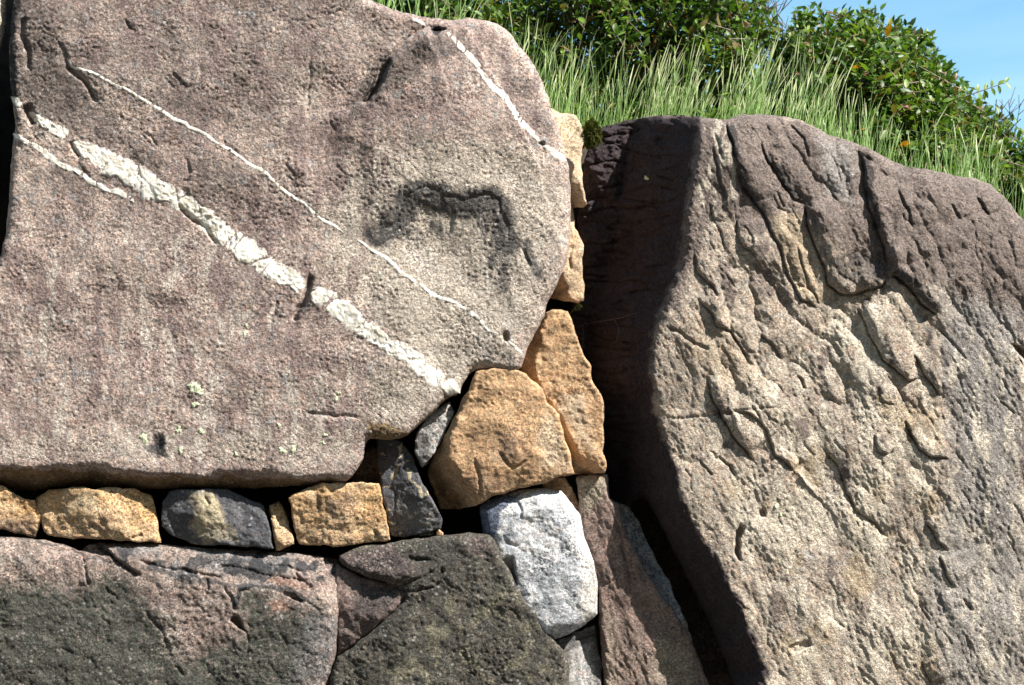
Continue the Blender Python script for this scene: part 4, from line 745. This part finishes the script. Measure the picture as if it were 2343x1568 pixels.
stone([(1430, 1120), (1500, 1060), (1580, 1150), (1660, 1300), (1720, 1420), (1780, 1560), (1820, 1760), (1600, 1760), (1560, 1520), (1500, 1350), (1450, 1220)], 'deep', None, 'dark brown stone deep in the shadowed slot beside the right boulder', None, d0=-175, seed=84, thick=120)

print('rocks done')

# ------------------------------------------------------------------ moss clump, grass, weeds
def leaf_mat(name, stops, transl=0.3, rough=0.4, spec=0.5, attr='rnd'):
    m, nt = NT(name); L = nt.links
    a = node(nt, 'ShaderNodeAttribute', attribute_name=attr).outputs['Fac']
    c = ramp(nt, a, stops)
    bs = node(nt, 'ShaderNodeBsdfPrincipled'); L.new(c, bs.inputs['Base Color']); bs.inputs['Roughness'].default_value = rough; bs.inputs['Specular IOR Level'].default_value = spec
    tr = node(nt, 'ShaderNodeBsdfTranslucent'); L.new(mixc(nt, 1.0, c, (1.3, 1.5, 0.5), 'MULTIPLY'), tr.inputs['Color'])
    mx = node(nt, 'ShaderNodeMixShader'); mx.inputs[0].default_value = transl
    L.new(bs.outputs[0], mx.inputs[1]); L.new(tr.outputs[0], mx.inputs[2])
    out = node(nt, 'ShaderNodeOutputMaterial'); L.new(mx.outputs[0], out.inputs[0]); return m
M['leaf'] = leaf_mat('bush_leaf', [(0.0, (0.024, 0.052, 0.012)), (0.35, (0.05, 0.10, 0.018)), (0.62, (0.10, 0.17, 0.026)), (0.82, (0.18, 0.26, 0.04)), (0.92, (0.13, 0.10, 0.03)), (0.97, (0.13, 0.055, 0.025)), (1.0, (0.50, 0.22, 0.02))], 0.25, 0.45, 0.3)
M['grass'] = leaf_mat('grass_blade', [(0.0, (0.09, 0.18, 0.03)), (0.5, (0.18, 0.30, 0.08)), (0.75, (0.28, 0.39, 0.15)), (1.0, (0.52, 0.52, 0.32))], 0.3, 0.5, 0.3)
M['mossg'] = leaf_mat('moss_tuft', [(0.0, (0.03, 0.035, 0.008)), (1.0, (0.10, 0.105, 0.02))], 0.15, 0.8, 0.1)
M['twig'] = plain_mat('twig_bark', (0.16, 0.12, 0.09), 0.85, 0.4, 60)

rng = np.random.default_rng(42)
SUNW = np.array(sun_vec)
def nrmz(v): return v / (np.linalg.norm(v, axis=-1, keepdims=True) + 1e-9)

def blades(base, tip, bend, width, rnd, seg=4, head=None):
    """bent tapering blades: base (n,3), tip (n,3), bend (n,3) offset of the end; two crossing faces are not needed, each blade is folded"""
    n = len(base); t = np.linspace(0, 1, seg + 1)
    ctr = base[:, None] + (tip - base)[:, None] * t[None, :, None] + bend[:, None] * (t ** 2)[None, :, None]
    view = np.array([0, -1.0, 0]); ang = rng.random(n) * math.pi
    sd = np.stack([np.cos(ang), np.sin(ang) * 0.8, np.zeros(n)], 1)
    w = width[:, None] * (1 - 0.75 * t[None] ** 1.5)
    if head is not None:
        w = np.where((t[None] > 0.72) & head[:, None], width[:, None] * 1.7 * (1 - (np.abs(t[None] - 0.86) / 0.17) ** 2).clip(0.15), w)
    Lv = ctr - sd[:, None] * w[..., None] / 2; Rv = ctr + sd[:, None] * w[..., None] / 2
    V = np.stack([Lv, Rv], 2).reshape(-1, 3)
    k = (seg + 1) * 2; b = (np.arange(n) * k)[:, None]; s = np.arange(seg)[None]
    q = np.stack([b + 2 * s, b + 2 * s + 1, b + 2 * s + 3, b + 2 * s + 2], -1).reshape(-1, 4)
    R = np.repeat(rnd[:, None], seg + 1, 1)
    if head is not None: R = np.where((t[None] > 0.7) & head[:, None], 0.95, R)
    R = np.repeat(R[..., None], 2, 2).reshape(-1)
    return V, q, R
def join(parts):
    Vs, Qs, Rs, o = [], [], [], 0
    for V, q, R in parts: Vs.append(V); Qs.append(q + o); Rs.append(R); o += len(V)
    return np.concatenate(Vs), [np.concatenate(Qs)], {'rnd': np.concatenate(Rs)}

# moss clump between the pale orange slab and the right boulder
def moss_clump():
    c = at(1353, 305, 0.05); n = 2600
    v = nrmz(rng.normal(size=(n, 3))); v[:, 1] = -np.abs(v[:, 1]); r = np.array([0.034, 0.03, 0.047])
    lump = 1 + 0.22 * np.sin(v[:, 0] * 9 + 1) * np.sin(v[:, 2] * 8) + rng.normal(0, .05, n)
    base = np.array(c) + v * r * lump[:, None] * 0.86; tip = np.array(c) + v * r * lump[:, None] * 1.12 + rng.normal(0, .002, (n, 3))
    V, f, a = join([blades(base, tip, rng.normal(0, .002, (n, 3)) + np.array([0, 0, -0.002]), np.full(n, 0.0032), rng.random(n), 2)])
    # solid cushion
    me_n = 14; th = np.linspace(0, math.pi, me_n); ph = np.linspace(0, 2 * math.pi, 20, endpoint=False)
    T, Ph = np.meshgrid(th, ph, indexing='ij'); u = np.stack([np.sin(T) * np.cos(Ph), np.sin(T) * np.sin(Ph), np.cos(T)], -1).reshape(-1, 3)
    Vb = np.array(c) + u * r * 0.9; j, i = np.meshgrid(np.arange(me_n - 1), np.arange(20), indexing='ij')
    qb = np.stack([j * 20 + i, (j + 1) * 20 + i, (j + 1) * 20 + (i + 1) % 20, j * 20 + (i + 1) % 20], -1).reshape(-1, 4)
    V, f, a = join([(V, f[0], a['rnd']), (Vb, qb, np.full(len(Vb), 0.1))])
    org = V.mean(0); o = link('moss_clump', mesh_np('moss_clump', V - org, f, M['mossg'], a, False), Vector(org))
    tag(o, 'round olive green moss cushion between the pale orange slab and right boulder', 'moss')
moss_clump()

def grass():
    parts = []
    def field(n, px0, px1, back, h, lean, wd, r0, r1, heads, seg, clump=0.0):
        px = px0 + (px1 - px0) * rng.random(n)
        if clump:
            cc = px0 + (px1 - px0) * rng.random(max(4, int((px1 - px0) / 8))); px = cc[rng.integers(0, len(cc), n)] + rng.normal(0, 13, n)
        bk = back[0] + (back[1] - back[0]) * rng.random(n); bk = np.where((px > 1320) & (px < 1640), np.maximum(bk, 0.60 + .25 * rng.random(n)), bk)
        py = top_py(px) + 26 + rng.random(n) * 12
        base = to_world(np.stack([px, py], 1), -bk / S)
        hh = h[0] + (h[1] - h[0]) * rng.random(n) ** 1.6
        ln = lean[0] + lean[1] * rng.normal(size=n)
        tip = base + np.stack([ln * hh * 0.5, rng.normal(0, .1, n) * hh, hh], 1)
        bend = np.stack([ln * hh * 0.36, rng.normal(0, .1, n) * hh, -0.12 * hh * np.abs(ln)], 1)
        hd = rng.random(n) < heads
        parts.append(blades(base, tip, bend, wd * (0.7 + .6 * rng.random(n)), r0 + (r1 - r0) * rng.random(n), seg, hd))
    field(1100, 1150, 2480, (0.10, 0.55), (0.04, 0.11), (0.05, 0.5), 0.0045, 0.1, 0.7, 0.0, 3)
    field(330, 1160, 1420, (0.15, 0.7), (0.18, 0.46), (0.12, 0.2), 0.0026, 0.25, 0.8, 0.45, 6, 1)
    field(620, 1400, 1880, (0.12, 0.7), (0.16, 0.44), (0.26, 0.18), 0.0026, 0.3, 0.9, 0.7, 6, 1)
    field(700, 1860, 2480, (0.12, 0.7), (0.11, 0.34), (0.12, 0.18), 0.0025, 0.25, 0.8, 0.4, 6, 1)
    field(160, 840, 1200, (0.5, 0.9), (0.2, 0.5), (0.2, 0.3), 0.005, 0.4, 0.8, 0.3, 6)
    V, f, a = join(parts)
    o = link('grass', mesh_np('grass', V - V.mean(0), f, M['grass'], a), Vector(V.mean(0)))
    tag(o, 'tall seeding green grass along the top of the wall', 'grass', kind='stuff')
grass()

# ------------------------------------------------------------------ bushes
def leaf_template():
    # unit leaf along +X, folded along the midrib, tip drooping
    x = [0.0, 0.28, 0.62, 1.0]; w = [0.0, 0.20, 0.19, 0.0]; dz = [0, 0.02, 0.0, -0.10]
    V = [(0, 0, 0)]
    for k in (1, 2): V += [(x[k], -w[k], dz[k] + 0.06), (x[k], 0, dz[k]), (x[k], w[k], dz[k] + 0.06)]
    V.append((1, 0, dz[3]))
    tris = [(0, 1, 2), (0, 2, 3), (4, 7, 5), (5, 7, 6), (1, 4, 5), (1, 5, 2), (2, 5, 6), (2, 6, 3)]
    return np.array(V, float), np.array(tris)
LV, LT = leaf_template()
def leaf_frames(pos, dr, up, size):
    x = nrmz(dr); y = nrmz(np.cross(up, x)); z = np.cross(x, y)
    R = np.stack([x, y, z], -1) * size[:, None, None]
    return R
def tubes(p0, p1, r0, r1, k=4, mid=None):
    n = len(p0); ax = nrmz(p1 - p0); ref = np.where(np.abs(ax[:, 2:3]) > .9, np.array([[1., 0, 0]]), np.array([[0, 0, 1.]]))
    u = nrmz(np.cross(ax, ref)); v = np.cross(ax, u)
    a = np.linspace(0, 2 * math.pi, k, endpoint=False); ring = u[:, None] * np.cos(a)[None, :, None] + v[:, None] * np.sin(a)[None, :, None]
    A_ = p0[:, None] + ring * np.asarray(r0).reshape(-1, 1, 1); B_ = p1[:, None] + ring * np.asarray(r1).reshape(-1, 1, 1)
    V = np.concatenate([A_, B_], 1).reshape(-1, 3); i = np.arange(k); b = (np.arange(n) * 2 * k)[:, None]
    q = np.stack([b + i, b + (i + 1) % k, b + k + (i + 1) % k, b + k + i], -1).reshape(-1, 4)
    return V, q
leaf_meshes = []
for k in range(14):
    r_ = [0.05, 0.2, 0.3, 0.4, 0.5, 0.6, 0.68, 0.75, 0.8, 0.85, 0.3, 0.55, 0.92, 1.0][k]
    leaf_meshes.append(mesh_np('leaf', LV * [1, 1 + 0.1 * math.sin(k), 1], [LT], M['leaf'], {'rnd': np.full(len(LV), r_)}))

def bush(sil, back, depth, ntwig, label, leaf=0.05, R=150, stems=(), bright=0.0, bare=(), sprig=(), seed=1, nl=(7, 13), tw_len=(0.14, 0.30)):
    """sil: silhouette on the wall drawing; back: metres behind the wall of the crown's nearest part; depth: metres of crown depth"""
    global rng
    rng = np.random.default_rng(seed)
    sil = np.array(sil, float); lo, hi = sil.min(0), sil.max(0)
    P = lo + (hi - lo) * rng.random((ntwig * 6, 2)); P = P[inside(P, sil)]
    s = poly_sd(P, sil)
    # clumps: thin the crown out between them so that it has holes
    keep = fbm(P, 90, 3, seed + 5) + 0.55 * rng.random(len(P)) > -0.42
    P = P[keep][:ntwig]; s = s[keep][:ntwig]; n = len(P)
    front = back + depth * 0.8 * (1 - np.sqrt(np.clip(s / R, 0, 1))) + 0.14 * fbm(P, 130, 2, seed + 9)
    y = front + depth * 0.55 * rng.random(n) ** 1.6
    tipw = to_world(P, -y / S)
    cw = np.array(at(*(sil.mean(0) + [0, 130]), back + depth))
    out = nrmz(tipw - cw)
    dr = nrmz(out * 0.8 + np.array([0.05, -0.15, 0.45]) + rng.normal(0, .45, (n, 3)))
    ln = rng.uniform(*tw_len, n)
    st = tipw - dr * ln[:, None]
    Vt, qt = tubes(st, tipw, np.full(n, .0028), np.full(n, .0012), 3)
    pos, ld, up, sz, rd, fr = [], [], [], [], [], []
    for i in range(n):
        k = rng.integers(*nl); t = np.linspace(0.12, 1.0, k) + rng.normal(0, .03, k)
        p = st[i] + dr[i] * (ln[i] * t)[:, None]
        side = nrmz(np.cross(dr[i], np.array([0, 0, 1.0])) + 1e-6); a = np.arange(k) * 2.4 + rng.random() * 6
        sd = side * np.cos(a)[:, None] + np.cross(dr[i], side) * np.sin(a)[:, None]
        l = nrmz(dr[i] * 0.55 + sd * 0.9 + np.array([0, 0, 0.05]) + rng.normal(0, .22, (k, 3)))
        pos.append(p); ld.append(l); up.append(nrmz(SUNW * 0.35 + np.array([0, -0.15, 0.75]) + rng.normal(0, .42, (k, 3))))
        sz.append(leaf * rng.uniform(.65, 1.25, k) * (0.75 + 0.25 * (t < .9)))
        base = np.clip(rng.normal(0.42 + bright, .2), 0.02, 0.86)
        r = np.clip(base + rng.normal(0, .14, k), 0.0, 0.88); odd = rng.random(k); r = np.where(odd < .07, rng.uniform(.9, .97, k), r); r = np.where(odd > .995, 1.0, r)
        rd.append(r); fr.append(np.full(k, y[i]))
    pos = np.concatenate(pos); ld = np.concatenate(ld); up = np.concatenate(up); sz = np.concatenate(sz); rd = np.concatenate(rd); fr = np.concatenate(fr)
    root_p = Vector(cw) - Vector((0, 0, 0.3)); root_p.z = at(sil[:, 0].mean(), float(top_py(sil[:, 0].mean())) + 60, 0.42).z
    root = link('bush', None, root_p); tag(root, label, 'bush')
    # the nearest, largest leaves are objects of their own
    order = np.argsort(fr + rng.random(len(fr)) * .25 - sz * 4); own = order[:300]; rest = order[300:]
    Rm = leaf_frames(pos, ld, up, sz)
    def put(name, V, faces, mat, attrs=None, kind=None, smooth=True):
        o = child(name, V, faces, mat, root, attrs, smooth)
        if kind: o['kind'] = kind
        return o
    V = (np.einsum('nij,kj->nki', Rm[rest], LV) + pos[rest][:, None]).reshape(-1, 3)
    T = (LT[None] + (np.arange(len(rest)) * len(LV))[:, None, None]).reshape(-1, 3)
    put('foliage', V, [T], M['leaf'], {'rnd': np.repeat(rd[rest], len(LV))}, 'stuff')
    vals = np.array([0.05, 0.2, 0.3, 0.4, 0.5, 0.6, 0.68, 0.75, 0.8, 0.85, 0.3, 0.55, 0.92, 1.0])
    for i in own:
        me = leaf_meshes[int(np.abs(vals - rd[i]).argmin())]
        o = link('leaf', me, None, root)
        o.matrix_basis = Matrix.Translation(Vector(pos[i]) - root_p) @ Matrix(Rm[i].tolist()).to_4x4()
    put('twigs', Vt, [qt], M['twig'], None, 'stuff')
    # main stems
    for (x0, x1, y1) in stems:
        p = [np.array(at(x0, float(top_py(x0)) + 70, back + depth * .6))]; q1 = np.array(at(x1, y1, back + depth * .55))
        for t in np.linspace(0.15, 1, 8): p.append(p[0] + (q1 - p[0]) * t + rng.normal(0, .018, 3))
        p = np.array(p); r_ = np.linspace(.016, .005, len(p))
        V, q = tubes(p[:-1], p[1:], r_[:-1], r_[1:], 6); put('stem', V, [q], M['twig'])
    bp0, bp1 = [], []
    for (x0, y0, x1, y1, nb) in bare:                      # leafless twigs
        for _ in range(nb):
            a = np.array(at(x0 + rng.normal(0, 14), y0 + rng.normal(0, 10), back + depth * .5)); b = np.array(at(x1 + rng.normal(0, 26), y1 + rng.normal(0, 16), back + depth * .4))
            m = (a + b) / 2 + rng.normal(0, .015, 3); bp0 += [a, m]; bp1 += [m, b]
            for _ in range(3):
                f = rng.uniform(.3, .9); s0 = m + (b - m) * f; bp0.append(s0); bp1.append(s0 + (b - a) * .35 + rng.normal(0, .03, 3))
    if bp0:
        V, q = tubes(np.array(bp0), np.array(bp1), np.full(len(bp0), .0022), np.full(len(bp0), .0012), 4); put('bare_twigs', V, [q], M['twig'], None, 'stuff')
    for (x0, y0, x1, y1, k) in sprig:                      # a shoot standing clear of the crown
        a = np.array(at(x0, y0, back + depth * .4)); b = np.array(at(x1, y1, back + depth * .4)); V, q = tubes(a[None], b[None], [.003], [.0015], 4); put('shoot', V, [q], M['twig'])
        for t in np.linspace(.15, 1, k):
            for sg in (-1, 1):
                p = a + (b - a) * t; d_ = nrmz(b - a) * .5 + np.array([0, 0, sg * .8]) + rng.normal(0, .2, 3)
                Rl = leaf_frames(p[None], d_[None], (np.array([0.2, -0.9, .3]) + rng.normal(0, .3, 3))[None], np.array([leaf * .75]))[0]
                o = link('leaf', leaf_meshes[int(rng.integers(6, 9))], None, root); o.matrix_basis = Matrix.Translation(Vector(p) - root_p) @ Matrix(Rl.tolist()).to_4x4()
    return root
bush([(760, -160), (1740, -160), (1750, -20), (1766, 30), (1800, 70), (1850, 180), (1870, 320), (1860, 420), (1500, 420), (1200, 380), (1000, 260), (820, 200)], 0.95, 0.8, 2700,
     'long glossy green hedge bush behind the grass, from the boulder top to the middle', 0.056, 120, [(1180, 1130, -40), (1350, 1390, -30), (1520, 1480, -60), (1650, 1690, 20), (1740, 1700, 60)], 0.0, [(1740, 90, 1790, 10, 4)], [], 11)
bush([(1775, 110), (1800, 60), (1820, 22), (1850, 8), (1900, 26), (1950, 20), (1990, 16), (2030, 40), (2075, 56), (2130, 80), (2150, 130), (2190, 166), (2216, 208), (2250, 250), (2280, 330), (2300, 460), (2240, 520), (2000, 500), (1830, 430), (1790, 250)], 0.85, 0.8, 2000,
     'rounded dark green bush with orange tinged leaves rising against the sky', 0.056, 120, [(1880, 1840, 120), (1960, 1985, 90), (2060, 2080, 140), (2140, 2180, 240)], 0.03, [(1800, 90, 1770, 10, 4)], [(2205, 222, 2298, 190, 6)], 12)
bush([(2205, 235), (2240, 222), (2268, 236), (2300, 262), (2342, 288), (2480, 320), (2560, 420), (2500, 680), (2342, 540), (2260, 480), (2220, 400)], 1.2, 0.7, 900,
     'low twiggy bush with brownish leaves at the right edge of the photo', 0.048, 90, [(2300, 2310, 320), (2400, 2410, 360)], 0.06, [(2290, 310, 2296, 245, 5)], [], 13)

# thin dry stem and tiny weed in the joint
def dry_weed():
    pts = [[(1335, 742), (1370, 736), (1420, 728), (1455, 716), (1480, 722), (1500, 748)], [(1405, 732), (1416, 752), (1412, 778), (1400, 788)], [(1334, 742), (1333, 790)]]
    V, Q, o = [], [], 0
    for L in pts:
        p = resample(np.array(L, float), 12, False); dd = LR.depth(p) + 6
        w = to_world(p, np.minimum(dd, -60)); v, q = tubes(w[:-1], w[1:], np.full(len(w) - 1, .0011), np.full(len(w) - 1, .0009), 4); V.append(v); Q.append(q + o); o += len(v)
    n = 30; b = np.array(at(1322, 702, 0.07)); base = b + rng.normal(0, .008, (n, 3)); tip = base + rng.normal(0, .014, (n, 3)) + [0, -.01, .004]
    root = link('dry_weed', None, Vector(b)); tag(root, 'thin dry weed trailing over the shaded side of the right boulder', 'weed')
    child('stem', np.concatenate(V), [np.concatenate(Q)], M['twig'], root)
    v, f, a = join([blades(base, tip, rng.normal(0, .004, (n, 3)), np.full(n, .002), rng.random(n) * .6, 2)]); c = child('leaf_tuft', v, f, M['mossg'], root, a); c['kind'] = 'stuff'
dry_weed()
